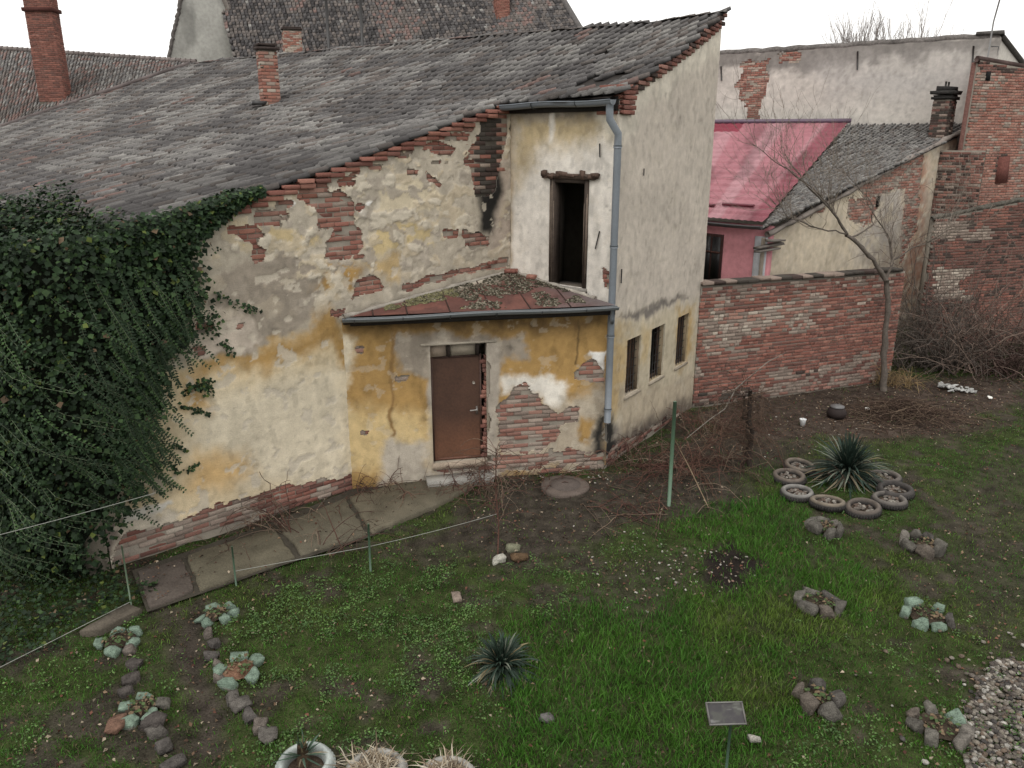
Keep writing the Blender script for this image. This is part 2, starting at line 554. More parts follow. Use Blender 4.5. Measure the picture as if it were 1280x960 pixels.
def z5(*p): return [(280 + x / 4, 180 + y / 4) for x, y in p]
def z2(*p): return [(420 + x / 2.977, y / 2.977) for x, y in p]
def z4(*p): return [(420 + x / 2.977, 310 + y / 2.977) for x, y in p]
def zb(*p): return [(100 + x / 3.556, 580 + y / 3.556) for x, y in p]
def zd(*p): return [(500 + x / 4.571, 400 + y / 4.571) for x, y in p]
def zw(*p): return [(580 + x / 3.691, 100 + y / 3.691) for x, y in p]
def zg(*p): return [(750 + x / 4.176, 360 + y / 4.176) for x, y in p]
def zi(*p): return [(x / 2.977, 310 + y / 2.977) for x, y in p]

OCHRE, CREAM, CEMENT, PALE = lin(172, 132, 70), lin(208, 186, 146), lin(152, 139, 122), lin(208, 194, 166)
GREYP, ROUGHP, SOOT = lin(176, 164, 146), lin(178, 166, 146), lin(40, 38, 35)

# ---- long side wall
L = LW.poly
lw_layers = [
    (L(zi((600, 480), (740, 400), (960, 350), (1230, 290), (1310, 250), (1310, 1000), (500, 1000), (450, 900))), CREAM, .05, 1.0, .004),
    (L(zi((740, 560), (1000, 480), (1290, 420), (1310, 900), (900, 880), (820, 760), (700, 740))), PALE, .22, 1.0, 0),
    (L(zi((690, 470), (760, 410), (960, 350), (1230, 290), (1290, 300), (1260, 350), (1000, 430), (860, 440), (760, 480))), OCHRE, .12, 1.1, 0),
    (L(zi((690, 500), (760, 520), (800, 600), (690, 610))), OCHRE, .10, .8, 0),
    (L(zi((740, 760), (900, 760), (930, 830), (860, 880), (700, 900))), lin(200, 162, 104), .14, .8, 0),
    (L(zi((1240, 330), (1330, 330), (1330, 460), (1260, 440))), OCHRE, .06, .8, 0),
    (L(zi((800, 120), (900, 60), (1050, 20), (1210, 60), (1160, 260), (1080, 310), (960, 360), (900, 400), (740, 410), (760, 330))), CEMENT, .03, .7, .008),
    (L(zi((780, 230), (900, 230), (945, 290), (960, 350), (880, 390), (740, 400), (720, 330))), lin(192, 176, 158), .03, .8, -.008),
    (L(z5((520, 580), (640, 600), (700, 640), (640, 720), (560, 740), (470, 780), (430, 960), (560, 960), (560, 840), (520, 760), (450, 720))), OCHRE, .07, .9, .004),
    (L(z5((700, 600), (880, 560), (880, 700), (760, 680))), lin(190, 160, 108), .08, 1.0, 0),
    (L(z2((160, 690), (300, 660), (400, 740), (390, 790), (300, 800), (160, 790))), lin(206, 190, 158), .03, 1.0, .006),
    (L(z2((120, 830), (250, 830), (390, 830), (370, 910), (300, 890), (230, 940), (140, 950))), lin(200, 176, 124), .05, 1.3, 0),
    (L(z5((60, 400), (260, 400), (480, 440), (480, 500), (330, 520), (60, 540))), lin(200, 176, 128), .06, 1.4, 0),
    (L(z5((250, 250), (330, 220), (360, 290), (300, 300), (250, 280))), lin(226, 222, 214), .01, .8, .012),
    (L(z5((690, 300), (735, 290), (720, 360), (690, 350))), lin(226, 222, 214), .01, .6, .012),
    (L(zb((180, 200), (410, 170), (400, 200), (330, 240), (180, 270))), lin(200, 194, 182), .02, .9, .01),
    (L(zb((60, 260), (180, 260), (180, 300), (140, 390), (60, 380))), lin(122, 108, 98), .05, .8, 0),
    (L(z2((545, 400), (640, 400), (630, 560), (660, 700), (650, 950), (560, 950), (590, 740))), lin(168, 152, 136), .06, .7, -.004),
    (L(z2((540, 470), (585, 470), (600, 600), (620, 720), (590, 800), (585, 870), (540, 870), (528, 720), (545, 600))), SOOT * .8, .07, .5, 0),
]
lw_holes = [
    (L(z5((400, 180), (530, 165), (530, 255), (640, 270), (650, 400), (660, 430), (690, 565), (490, 565), (520, 480), (540, 430), (455, 415), (460, 310), (430, 290), (380, 255))), .9),
    (L(z5((165, 320), (255, 315), (292, 350), (285, 400), (165, 395))), .45),
    (L(z5((560, 180), (655, 185), (655, 205), (570, 215))), .3), (L(z5((728, 110), (792, 112), (780, 132), (730, 130))), .3),
    (L(z5((650, 560), (705, 560), (700, 580), (650, 578))), .2), (L(z5((670, 700), (745, 690), (800, 730), (700, 750))), .4),
    (L(z2((545, 380), (640, 400), (630, 540), (600, 640), (590, 720), (520, 730), (505, 600), (545, 570), (535, 520))), .45),
    (L(z2((320, 535), (400, 530), (400, 560), (320, 560))), .35), (L(z2((375, 490), (500, 500), (490, 525), (380, 515))), .35),
    (L(z2((430, 450), (520, 470), (510, 490), (430, 480))), .4), (L(z2((260, 628), (305, 632), (300, 652), (262, 650))), .2),
    (L(z2((122, 617), (172, 620), (165, 636), (125, 633))), .2), (L(z2((402, 855), (450, 860), (452, 885), (402, 885))), .3),
    (L(z2((465, 865), (565, 880), (560, 925), (500, 935), (475, 890))), .9), (L(z2((355, 597), (395, 600), (390, 612), (357, 612))), .15),
    (L(z2((480, 590), (530, 600), (530, 630), (480, 612))), .3), (L(z2((300, 475), (345, 480), (340, 492), (300, 490))), .25),
    (L(z2((330, 640), (395, 690), (390, 700), (335, 668))), .25),
    (L(z4((70, 130), (130, 110), (180, 150), (120, 165), (60, 190))), .5), (L(z4((250, 140), (420, 85), (640, 40), (640, 70), (480, 90), (250, 165))), .45),
    (L(zi((730, 290), (790, 280), (790, 310), (740, 320))), .3), (L(zi((880, 285), (905, 280), (900, 300), (880, 300))), .15),
    (L(zi((1230, 230), (1290, 225), (1280, 245), (1235, 250))), .4), (L(zi((715, 365), (760, 360), (760, 392), (720, 395))), .3),
    (L(zb((140, 420), (180, 330), (420, 260), (560, 200), (760, 140), (860, 110), (1200, 50), (1500, -40), (1600, -40), (1600, 200), (140, 480))), .55),
    (L(zb((600, 170), (640, 165), (640, 195), (600, 195))), .3),
]
MOLD = L(z2((535, 440), (590, 440), (600, 600), (620, 720), (590, 800), (585, 870), (540, 870), (528, 720), (545, 600)))
def lw_top(u): return roof_z(0, u) - .11
def lw_sel(u, z):
    if z < .9:
        n = fbm(np.array([u * 2.0]), np.array([z * 4.0]), 5, 3)[0]
        return int(R.choice([8, 9, 10, 9, 4])) if n > .52 else int(R.choice([0, 1, 3, 4, 6]))
    if sdpoly(np.array([u]), np.array([z]), MOLD)[0] < .06 and R.random() < .85:
        return int(R.choice([11, 12, 12]))
    return int(R.choice([0, 1, 2, 3, 4, 5, 7, 9], p=[.14, .08, .22, .05, .18, .18, .07, .08]))
plaster_wall('side_wall', LW, 0.0, uC, lw_top, .021, ROUGHP, lw_layers, lw_holes, parent=house, brick_sel=lw_sel, limit=300, seed=3, rough=1.0, norag=MOLD, worn=lambda u, z: np.clip(1.02 * np.exp(-np.maximum(roof_z(0, u) - z - .25, 0) / 2.6) * (u > 2.2) + .10 * sstep(5.6, 6.8, u), 0, 1.05) * (z > 3.3), rag=lambda u, z: sstep(2.9, 3.6, z + (u - 3) * -.12) * (1 - sstep(.0, .5, .9 - u)) * (1 - .7 * ((u > 1.2) & (u < 3.2) & (z < 4.2))))

# ---- wall with the tall opening under the gutter
Wp = WW.poly
wa, _ = WW.uz(688, 290); wb_, _ = WW.uz(735, 290)
WIN = (wa, wb_, 3.30, 5.20)
ww_layers = [
    (Wp(zw((225, 130), (700, 130), (700, 250), (560, 290), (400, 300), (330, 330), (260, 430), (240, 500), (225, 500))), lin(186, 164, 122), .20, 1.3, 0),
    (Wp(zw((205, 130), (720, 130), (720, 175), (205, 175))), lin(112, 100, 86), .10, .6, 0),
    (Wp(zw((150, 130), (228, 130), (222, 860), (150, 860))), lin(172, 152, 124), .05, .4, -.003),
    (Wp(zw((390, 130), (415, 130), (410, 290), (392, 290))), lin(214, 206, 192), .03, .4, 0),
    (Wp(zw((600, 130), (720, 130), (720, 330), (640, 250))), lin(206, 196, 176), .08, .6, 0),
]
ww_holes = [(Wp(zw((640, 860), (690, 900), (690, 960), (650, 960))), .3)]
plaster_wall('window_wall', WW, 0.0, LEN_W, lambda u: np.full(np.shape(u), 6.40), .02, lin(216, 208, 196), ww_layers, ww_holes, openings=[WIN], z0=2.5, parent=house, seed=11, grime=.4, rough=.6, chips=.25)

# ---- right gable wall
G = GW.poly
gwin = []
for (xa, xb, yt, yb) in ((783, 800, 424, 492), (814, 830, 409, 478), (846, 860, 392, 460)):
    ua, ub = GW.uz(xa, (yt + yb) / 2)[0], GW.uz(xb, (yt + yb) / 2)[0]
    gwin.append((ua, ub, 1.2, 2.3))
gw_layers = [
    (G([(755, 410), (872, 372), (872, 470), (800, 520), (755, 540)]), lin(186, 172, 144), .18, 1.3, -.006),
    (G([(755, 415), (790, 415), (785, 500), (755, 530)]), lin(180, 152, 104), .16, 1.6, 0),
    (G([(845, 385), (868, 380), (866, 440), (850, 460)]), lin(178, 146, 92), .12, 1.5, 0),
    (G([(800, 415), (815, 410), (812, 450), (800, 455)]), lin(184, 160, 116), .12, 1.4, 0),
    (G(zg((100, 170), (220, 110), (330, 65), (470, 28), (470, 45), (340, 100), (240, 160), (150, 170))), lin(116, 108, 100), .045, .9, -.01),
    (G(zg((100, 520), (330, 500), (500, 440), (500, 720), (100, 960))), lin(176, 160, 134), .12, 1.0, -.004),
    (G(zg((30, 800), (130, 760), (330, 640), (490, 570), (490, 800), (30, 1000))), lin(96, 84, 74), .16, 1.0, 0),
    (G([(775, 110), (890, 20), (905, 60), (800, 140), (770, 200)]), lin(206, 196, 178), .12, 1.4, .004),
    (G([(752, 520), (768, 520), (775, 600), (752, 600)]), SOOT, .10, .8, 0),
]
gw_holes = [(G(zg((30, 870), (130, 800), (200, 770), (330, 690), (420, 640), (420, 700), (30, 960))), .8),
            (G([(758, 425), (764, 425), (764, 445), (757, 445)]), .3), (G([(757, 500), (763, 500), (763, 530), (757, 530)]), .3)]
plaster_wall('gable_wall', GW, 0.0, LEN_G + .1, lambda u: gable_top(u) - .14, .026, lin(188, 176, 161), gw_layers, gw_holes, openings=gwin, parent=house, seed=23, grime=.2, chips=.3, mottle=.3,
             brick_sel=lambda u, z: int(R.choice([3, 6, 10, 9, 11, 4])), limit=60)

# ---- porch front wall
Pp = PW.poly
da = PW.uz(540, 510)[0]; db = PW.uz(609, 510)[0]
DZ0, DZ1 = .37, 2.52
pw_layers = [
    (Pp(z4((0, 310), (60, 330), (30, 560), (60, 640), (60, 830), (0, 830))), PALE, .08, .9, 0),
    (Pp(z4((200, 320), (420, 310), (700, 330), (710, 420), (630, 400), (600, 480), (600, 560), (340, 480), (240, 470))), CEMENT, .05, .8, .006),
    (Pp(z4((340, 350), (610, 350), (610, 900), (340, 900))), lin(168, 156, 140), .025, .3, .010),
    (Pp(z4((0, 600), (200, 600), (350, 640), (350, 830), (0, 830))), lin(206, 176, 118), .15, 1.0, 0),
    (Pp(z4((190, 700), (350, 720), (350, 900), (150, 900))), lin(184, 172, 154), .08, 1.0, 0),
    (Pp(z4((620, 480), (720, 480), (860, 500), (860, 620), (760, 560), (620, 520))), lin(222, 214, 200), .06, .9, .004),
    (Pp(z4((610, 600), (900, 560), (1010, 480), (1010, 830), (610, 830))), lin(176, 160, 136), .10, 1.0, -.004),
    (Pp(z4((900, 640), (960, 640), (950, 720), (905, 720))), OCHRE, .05, .8, 0),
    (Pp(z4((945, 370), (1000, 380), (1000, 470), (960, 430))), lin(232, 228, 220), .02, .7, .008),
    (Pp(z4((40, 250), (1010, 245), (1010, 300), (40, 310))), lin(112, 84, 48), .14, .9, 0),  # brown dirt along the top, widened to paint in the eave's shade
    (Pp(z4((205, 260), (218, 260), (212, 700), (200, 700))), lin(140, 104, 56), .02, .5, 0),
    (Pp(z4((893, 262), (900, 262), (900, 430), (893, 430))), lin(110, 84, 46), .012, .3, -.004),
    (Pp(z4((970, 640), (1010, 600), (1010, 820), (960, 800))), SOOT, .08, .9, 0),
]
pw_holes = [
    (Pp(z4((612, 590), (640, 545), (690, 520), (740, 560), (800, 580), (850, 640), (840, 700), (760, 760), (620, 770))), 1.25),
    (Pp(z4((890, 460), (950, 410), (1000, 460), (1000, 500), (890, 490))), .4),
    (Pp(z4((370, 785), (560, 775), (620, 780), (760, 770), (1000, 760), (1000, 800), (820, 800), (700, 830), (540, 830), (370, 830))), .5),
    (Pp(z4((540, 400), (560, 410), (575, 440), (572, 500), (568, 545), (560, 600), (572, 640), (562, 700), (545, 760), (538, 760))), .35),
    (Pp(z4((75, 365), (105, 365), (100, 390), (75, 390))), .3), (Pp(z4((220, 480), (265, 478), (262, 498), (222, 500))), .25),
    (Pp(z4((90, 680), (125, 680), (120, 695), (92, 695))), .25),
]
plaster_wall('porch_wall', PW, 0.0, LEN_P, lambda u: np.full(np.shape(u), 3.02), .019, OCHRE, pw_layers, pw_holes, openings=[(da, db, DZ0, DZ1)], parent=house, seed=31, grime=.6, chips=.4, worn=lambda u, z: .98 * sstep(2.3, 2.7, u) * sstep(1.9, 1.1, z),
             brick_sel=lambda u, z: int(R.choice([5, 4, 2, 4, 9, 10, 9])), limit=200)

# ---- walls that are out of sight but close the house
mb = MB()
bl = LW.pt(0, 0)
for (p, q, zt) in ((A2, A2 + edir * 26, 4.2), (P2 + (P2 - P1) * .02, A2 + edir * 20.6 + mdir * 10.05, 8.0)):
    p3, q3 = np.array([*p, -.05]), np.array([*q, -.05])
    d = (q3 - p3) / np.linalg.norm(q3 - p3); nn = np.cross(d, [0, 0, 1])
    mb.box((p3 + q3) / 2 + np.array([0, 0, zt / 2]) + nn * -.15, (np.linalg.norm(q3 - p3), .26, zt), GREYP * .8, [d, nn, np.array([0, 0, 1])])
mb.build('rear_wall', M['plaster'], house)

# ------------------------------------------------------------------ roof
TILE_PAL = [lin(*c) for c in [(112, 108, 106), (98, 94, 93), (128, 124, 120), (84, 80, 80), (116, 106, 100), (144, 140, 134), (132, 104, 96), (104, 96, 91), (72, 69, 69)]]
TILE_PAL = [(c * .85 + c.mean() * .15) * 1.06 for c in TILE_PAL]
na, nb_ = 150, 90
av = np.linspace(-2.6, 28, na); bv = np.linspace(-.36, 12.3, nb_)
Aa, Bb = np.meshgrid(av, bv)
Ac, Bc = (Aa[:-1, :-1] + Aa[1:, 1:]) / 2, (Bb[:-1, :-1] + Bb[1:, 1:]) / 2
def in_roof(a, b, m=0.0):
    return (b > b_low(a) + m) & (b < ridge_b(a) - m) & (a > np.where(b > 7.4, gable_a(b), -.02) + m) & (a < valley_a(b) - m)
keep = in_roof(Ac, Bc, .0)
roof = MB().grid(roof_p(Aa, Bb, -.07), lin(40, 34, 30), keep).build('roof', M['wood'], house)
items = []
tw, ex = .225, .30
hole_c = roof_p(0, 0)
for r_ in range(int(12.6 / ex)):
    b = -.33 + r_ * ex
    a0 = -2.6 + R.normal(0, .010)
    aa = a0 + np.arange(int(31 / tw)) * tw
    aa = aa + .05 * np.sin(aa * .7 + b * .9)
    ok = in_roof(aa, np.full(aa.shape, b + .05), .03)
    P = roof_p(aa, b); P2_ = roof_p(aa, b + .3)
    sx, sy, sz = proj(P)
    ok &= (sx > -330) & (sx < 1440) & (sy > -60)
    if r_ == 0:                                           # eave row over the gutter
        ae = np.arange(-2.36, -.05, tw)
        be = b_low(ae) + .02
        aa = np.concatenate([aa, ae]); P = np.concatenate([P, roof_p(ae, be, .02)]); P2_ = np.concatenate([P2_, roof_p(ae, be + .3, .0)]); ok = np.concatenate([ok, np.ones(len(ae), bool)])
    for i in np.nonzero(ok)[0]:
        a = aa[i]
        if -1.75 < a < -.85 and 8.0 < b < 8.75 and R.random() < .85:      # slipped tiles near the right verge
            continue
        if R.random() < .006:
            continue
        up = P2_[i] - P[i]; up /= np.linalg.norm(up)
        X = np.array([-edir[0], -edir[1], 0.0])
        rz = R.normal(0, .022)
        X = X * math.cos(rz) + up * math.sin(rz)
        Y = up * math.cos(rz) - np.array([-edir[0], -edir[1], 0.0]) * math.sin(rz)
        Z = np.cross(X, Y)
        n = fbm(np.array([a * .9]), np.array([b * 1.1]), 77, 4)[0] + R.normal(0, .03)
        n2 = fbm(np.array([a * .35 + 9]), np.array([b * .5]), 78, 3)[0]
        if n2 > .66 and R.random() < .35: pal = int(R.choice([6, 4, 7]))
        elif n > .55: pal = int(R.choice([2, 5, 2, 2, 4]))
        elif n > .47: pal = int(R.choice([0, 2, 0, 0, 7]))
        else: pal = int(R.choice([1, 0, 1, 1, 7]))
        lift = .012 + abs(R.normal(0, .007))
        items.append((P[i] + np.array([0, 0, -.035 + R.normal(0, .004)]) - Y * R.uniform(0, .02), X * (tw * .97), Y * .42 * R.uniform(.97, 1.03) + Z * -.014, Z * (.050 + lift * .5), pal))
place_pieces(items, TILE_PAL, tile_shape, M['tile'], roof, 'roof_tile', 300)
print('roof tiles', len(items))
# ridge tiles along the top
ks = np.arange(-1.45, 20.6, .36)
items = []
for a in ks:
    p, q = roof_p(a, ridge_b(a)), roof_p(a + .36, ridge_b(a + .36))
    Y = (q - p); X = np.cross(Y / np.linalg.norm(Y), [0, 0, 1]); X /= np.linalg.norm(X); Z = np.cross(X, Y / np.linalg.norm(Y))
    items.append((p + np.array([0, 0, .0 + R.normal(0, .008)]), X * .22, Y * 1.08, Z * .038, int(R.choice([4, 6, 2, 0, 7]))))
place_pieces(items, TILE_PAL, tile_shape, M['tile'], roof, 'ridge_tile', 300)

# verge bricks stepping up the side wall and the gable
def verge(fr, zfun, ulo, uhi, parent, out, pal, depth=1):
    items = []
    X = fr.d if np.cross(fr.d, fr.n)[2] > 0 else -fr.d
    z = zfun(np.array([ulo]))[0] - .06
    us = np.linspace(ulo, uhi, 800); zz = zfun(us)
    while z < zz[-1] - .02:
        u = np.interp(z + .075, zz, us)
        for k in range(depth):
            uu = u + .12 + k * .26
            if uu - .13 > uhi: break
            jt = R.normal(0, .012)
            items.append((fr.pt(uu + jt, z + R.normal(0, .004), out - .06 - k * .012 + R.normal(0, .008)), X * .252, fr.n * .15, np.array([0, 0, .066]), int(R.choice(pal))))
        z += .0775
    place_pieces(items, BRICK_PAL, brick_shape, M['brick'], parent, 'verge_brick', 300)
vb = MB().box(LW.pt(uC - .25, 6.35, -.12), (.1, .1, .1), MORTAR).build('side_verge', M['brick'], house)
verge(LW, lambda u: roof_z(0, u) + .015, 1.2, uC - .05, vb, .045, [0, 1, 2, 7, 1, 3, 0], 2)
gb = MB().box(GW.pt(.3, 6.2, -.12), (.1, .1, .1), MORTAR).build('gable_verge', M['brick'], house)
verge(GW, lambda u: gable_top(u) + .005, .02, LEN_G - .05, gb, .05, [3, 1, 6, 4, 11, 6], 2)
# brick stub at the corner under the verge
items = []
for k in range(6):
    z = 6.26 + k * .0775
    for j in range(2):
        items.append((GW.pt(.13 + j * .2 + (k % 2) * .05, z, .012 + R.normal(0, .006)), GW.d * (-.24 if np.cross(GW.d, GW.n)[2] < 0 else .24), GW.n * .12, np.array([0, 0, .066]), int(R.choice([0, 1, 3, 1]))))
        items.append((WW.pt(LEN_W - .12 - j * .2 + (k % 2) * .05, z, -.03 + R.normal(0, .006)), -WW.d * .2 if np.cross(WW.d, WW.n)[2] < 0 else WW.d * .2, WW.n * .12, np.array([0, 0, .066]), int(R.choice([0, 1, 3, 7]))))
place_pieces(items, BRICK_PAL, brick_shape, M['brick'], gb, 'brick', 300)
UP = np.array([0, 0, 1.0])
def unit(v):
    v = np.asarray(v, float); return v / np.linalg.norm(v)
def fbox(mb, fr, u0, u1, z0, z1, o0, o1, col, jit=0.0):
    X = fr.d
    mb.box(fr.pt((u0 + u1) / 2, (z0 + z1) / 2, (o0 + o1) / 2), (u1 - u0, o1 - o0, z1 - z0), col, [X, fr.n, UP], jit)
    return mb
def reveal(fr, op, depth, col, parent, name='reveal', back=None):
    a, b, c, d = op
    mb = MB()
    e = .02
    for (u0, u1, z0, z1) in ((a - e - .05, a - .003, c - .05, d + .05), (b + .003, b + e + .05, c - .05, d + .05), (a, b, d + .003, d + .06), (a, b, c - .06, c - .003)):
        fbox(mb, fr, u0, u1, z0, z1, -depth, -.03, col)
    return mb.build(name, M['plaster'], parent)

# ------------------------------------------------------------------ the tall opening over the porch
a, b, c, d = WIN
WOODC = lin(72, 60, 52)
mb = MB()
fbox(mb, WW, a + .0, a + .10, c, d, -.16, .03, WOODC, .004)
fbox(mb, WW, b - .09, b, c, d, -.16, .03, WOODC * .9, .004)
fbox(mb, WW, a + .10, b - .09, d - .09, d, -.16, .028, WOODC * .8, .004)
for k in range(9):                              # split grain of the old frame
    uu = a + R.uniform(.0, .1) if k < 5 else b - R.uniform(0, .09)
    fbox(mb, WW, uu, uu + .008, c + R.uniform(0, .6), d - R.uniform(0, .6), .025, .038, lin(120, 104, 90))
window = mb.build('window', M['wood'], house)
reveal(WW, (a, b, c, d), .42, lin(92, 82, 72), window)
mb = MB()
fbox(mb, WW, a - .02, b + .02, c - .07, c - .005, -.30, .10, lin(128, 122, 114), .006)
mb.build('sill', M['concrete'], window)
mb = MB()                                       # battered lintel board with splinters
fbox(mb, WW, a - .16, b + .14, d + .0, d + .07, .0, .06, lin(86, 70, 60), .012)
for k in range(16):
    uu = R.uniform(a - .16, b + .10)
    fbox(mb, WW, uu, uu + R.uniform(.06, .2), d - .03 + R.uniform(0, .09), d + .03 + R.uniform(.0, .09), .03, .075, lin(98, 76, 64) * R.uniform(.6, 1.2), .012)
mb.build('lintel', M['wood'], window)
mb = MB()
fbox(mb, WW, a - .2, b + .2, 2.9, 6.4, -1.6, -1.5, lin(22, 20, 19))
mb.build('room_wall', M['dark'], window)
# iron wall anchors
for fr, px, py, tilt, ln in ((WW, 627 + 121, 300, .25, .32), (WW, 751, 188, -.05, .22), (GW, 803, 215, 0, .12), (GW, 775, 345, 0, .25), (GW, 884, 300, .02, .25)):
    u, z = fr.uz(px, py)
    v = unit(fr.d * math.sin(tilt) + UP * math.cos(tilt))
    p = fr.pt(u, z, .03)
    MB().tube([p - v * ln / 2, p, p + v * ln / 2], .012, lin(46, 42, 40), 5).build('wall_anchor', M['rust'], house)

# ------------------------------------------------------------------ gutters and downpipe
ZINC, ZINCD = lin(108, 114, 120), lin(66, 70, 74)
def half_gutter(name, p, q, r, col, nstrap, parent):
    p, q = np.asarray(p, float), np.asarray(q, float)
    d = unit(q - p); s = unit(np.cross(d, UP))
    ang = np.linspace(math.pi * 1.0, math.pi * 2.0, 11)
    t = np.linspace(0, 1, 14)
    ctr = p + (q - p) * t[:, None] + np.array([0, 0, 1]) * (-.012 * np.sin(t * math.pi * 3))[:, None]
    mb = MB()
    for rr in (r, r - .008):
        V = ctr[:, None] + rr * (s * np.cos(ang)[None, :, None] + UP * np.sin(ang)[None, :, None])
        mb.grid(V, jitter_col(col, .05, 14 * 11))
    for sg in (-1, 1):
        mb.tube(ctr + s * sg * r, .011, col * .9, 5)
    for e in (0, -1):
        V = ctr[e] + (r - .002) * (s * np.cos(ang)[:, None] + UP * np.sin(ang)[:, None])
        mb.add(V, [tuple(range(11))], col)
    g = mb.build(name, M['metal'], parent, smooth=True)
    for k in range(nstrap):
        c_ = p + (q - p) * ((k + .25) / nstrap)
        V = c_ + (r + .006) * (s * np.cos(ang)[:, None] + UP * np.sin(ang)[:, None])
        MB().tube(V, .009, ZINCD * .7, 5).build('strap', M['metal'], g)
    return g
gl = WW.pt(-.42, 6.42, .24); gr = WW.pt(LEN_W + .04, 6.44, .24)
gut = half_gutter('gutter', gl, gr, .085, ZINC, 3, house)
mb = MB()
fbox(mb, WW, -.2, LEN_W, 6.28, 6.5, .012, .05, lin(52, 48, 46))
mb.build('fascia', M['wood'], house)
cdir = unit(np.array([-P1[0], -P1[1], 0.0]))
pb = np.array([P1[0], P1[1], 0]) + cdir * .13
def zoff(z, dx=0, dy=0): return pb + np.array([dx, dy, z])
side = unit(np.array([cdir[1], -cdir[0], 0]))         # towards picture left
pts = [gr + UP * -.02 - WW.d * .06, gr + UP * -.16 - WW.d * .06, gr + UP * -.30 - WW.d * .05, zoff(5.92), zoff(5.75), zoff(4.5), zoff(3.3), zoff(2.0), zoff(.95)]
pipe = MB().tube(pts, .062, ZINC, 14).build('downpipe', M['metal'], house, smooth=True)
for z in (5.72, 4.1, 2.55, 1.2):
    MB().tube([zoff(z - .022), zoff(z + .022)], .072, ZINC * .9, 14).build('pipe_collar', M['metal'], pipe)
for z in (4.1, 2.55):
    MB().tube([zoff(z), zoff(z) - cdir * .2], .012, ZINCD, 5).build('pipe_bracket', M['metal'], pipe)

# ------------------------------------------------------------------ porch roof
qc = C2 - Q2
uc_, wc_ = qc @ PW.d[:2], -(qc @ PW.n[:2])
OV = .28
uL, uR, WT = .03, LEN_P - .02, wc_ + OV
ZE, ZA = 3.12, 3.42
def prz(w): return ZE + (ZA - ZE) * w / WT
def prw(u): return WT * np.minimum((u - uL) / (uc_ - uL), (uR - u) / (uR - uc_))
def prp(u, w, dz=0): return PW.pt(u, prz(np.asarray(w, float)) + dz, OV - np.asarray(w, float))
porch = MB()
tri = np.array([prp(uL, 0, -.03), prp(uR, 0, -.03), prp(uc_, WT, -.03)])
porch.add(tri, [(0, 1, 2)], lin(50, 42, 38))
porch = porch.build('porch_roof', M['wood'], house)
seams = [uL, .50, 1.05, 1.75, 2.45, 3.1, 3.8, uR]
for k in range(len(seams) - 1):
    mb = MB()
    uu = np.linspace(seams[k], seams[k + 1] - .006, 12)
    tt = np.linspace(0, 1, 14)
    Ug, Tg = np.meshgrid(uu, tt)
    Wg = np.maximum(prw(Ug), 0) * Tg
    V = prp(Ug, Wg, .006 + .006 * fbm(Ug * 3, Wg * 3, 8, 2))
    n = fbm(Ug * 2.2, Wg * 2.6, 91, 4)
    base = np.where((n > .5)[..., None], lin(112, 64, 54), lin(94, 54, 47))
    grey = sstep(3.2, 4.4, Ug + (n - .5) * 1.6)[..., None] * .75
    colr = base * (1 - grey) + lin(104, 98, 98) * grey
    edge = sstep(.80, .95, Tg + (n - .5) * .4)[..., None] * (Ug < uc_)[..., None]
    colr = colr * (1 - edge) + lin(176, 166, 148) * edge
    mb.grid(V, colr)
    s = mb.build('metal_sheet', M['rust'], porch)
    if k:
        w_ = float(max(prw(seams[k]), .02))
        MB().tube([prp(seams[k], 0, .012), prp(seams[k], w_ / 2, .014), prp(seams[k], w_, .012)], .013, lin(58, 36, 30), 5).build('seam', M['rust'], porch)
# moss and rotted leaves lying on the sheets
mb = MB()
for k in range(5200):
    u, t = R.uniform(.7, 4.1), R.uniform(0.04, .97)
    w = prw(u) * t
    den = fbm(np.array([u * 3.2]), np.array([w * 3.2]), 55, 3)[0] + .10 * (t > .5) - .05 * (u > 3.6) - .10 * (u < 1.3)
    if den < .50: continue
    p = prp(u, w, .012)
    r = R.uniform(.012, .035)
    yel = (u < 2.0 and R.random() < .75)
    col = (lin(112, 108, 74) if yel else lin(70, 66, 52) if R.random() < .6 else lin(120, 112, 96)) * R.uniform(.6, 1.2)
    ang = R.uniform(0, 6.28, 6).cumsum()
    V = [p + np.array([0, 0, r * .7])] + [p + np.array([math.cos(x) * r * R.uniform(.7, 1.3), math.sin(x) * r * R.uniform(.7, 1.3), 0]) for x in np.linspace(0, 6.28, 6)[:-1]]
    mb.add(V, [(0, i, i % 5 + 1) for i in range(1, 6)], col)
mb.build('moss', M['soil'], porch, kind='stuff')
# mortar fillet where the sheets meet the walls
mb = MB()
n = 24
for (u0, u1) in ((uL, uc_), (uc_, uR - .25)):
    uu = np.linspace(u0, u1, n)
    mb.tube(prp(uu, np.maximum(prw(uu) - .02, 0), .012 + R.normal(0, .006, n)), R.uniform(.025, .05, n), jitter_col(lin(150, 142, 130), .12, n), 6)
mb.build('mortar_fillet', M['plaster'], porch)
pg = half_gutter('porch_gutter', PW.pt(uL - .02, ZE - .02, OV + .06), PW.pt(uR + .02, ZE - .01, OV + .06), .058, lin(104, 108, 110), 6, house)
mb = MB()
fbox(mb, PW, uL + .1, uR, ZE - .16, ZE - .04, OV - .06, OV - .02, lin(44, 38, 34))
fbox(mb, PW, .02, uR, 2.98, 3.04, .02, OV - .06, lin(60, 48, 36))
mb.build('eave_board', M['wood'], house)
e0 = PW.pt(uR - .08, ZE - .06, OV + .06)
e1 = np.array([*(pb[:2]), 2.86])
MB().tube([e0, e0 - UP * .14, e0 - UP * .2 + (e1 - e0) * .12, e1 + (e0 - e1) * .3 * np.array([1, 1, .3]), e1], .036, ZINC * .9, 10).build('drain_elbow', M['metal'], house, smooth=True)

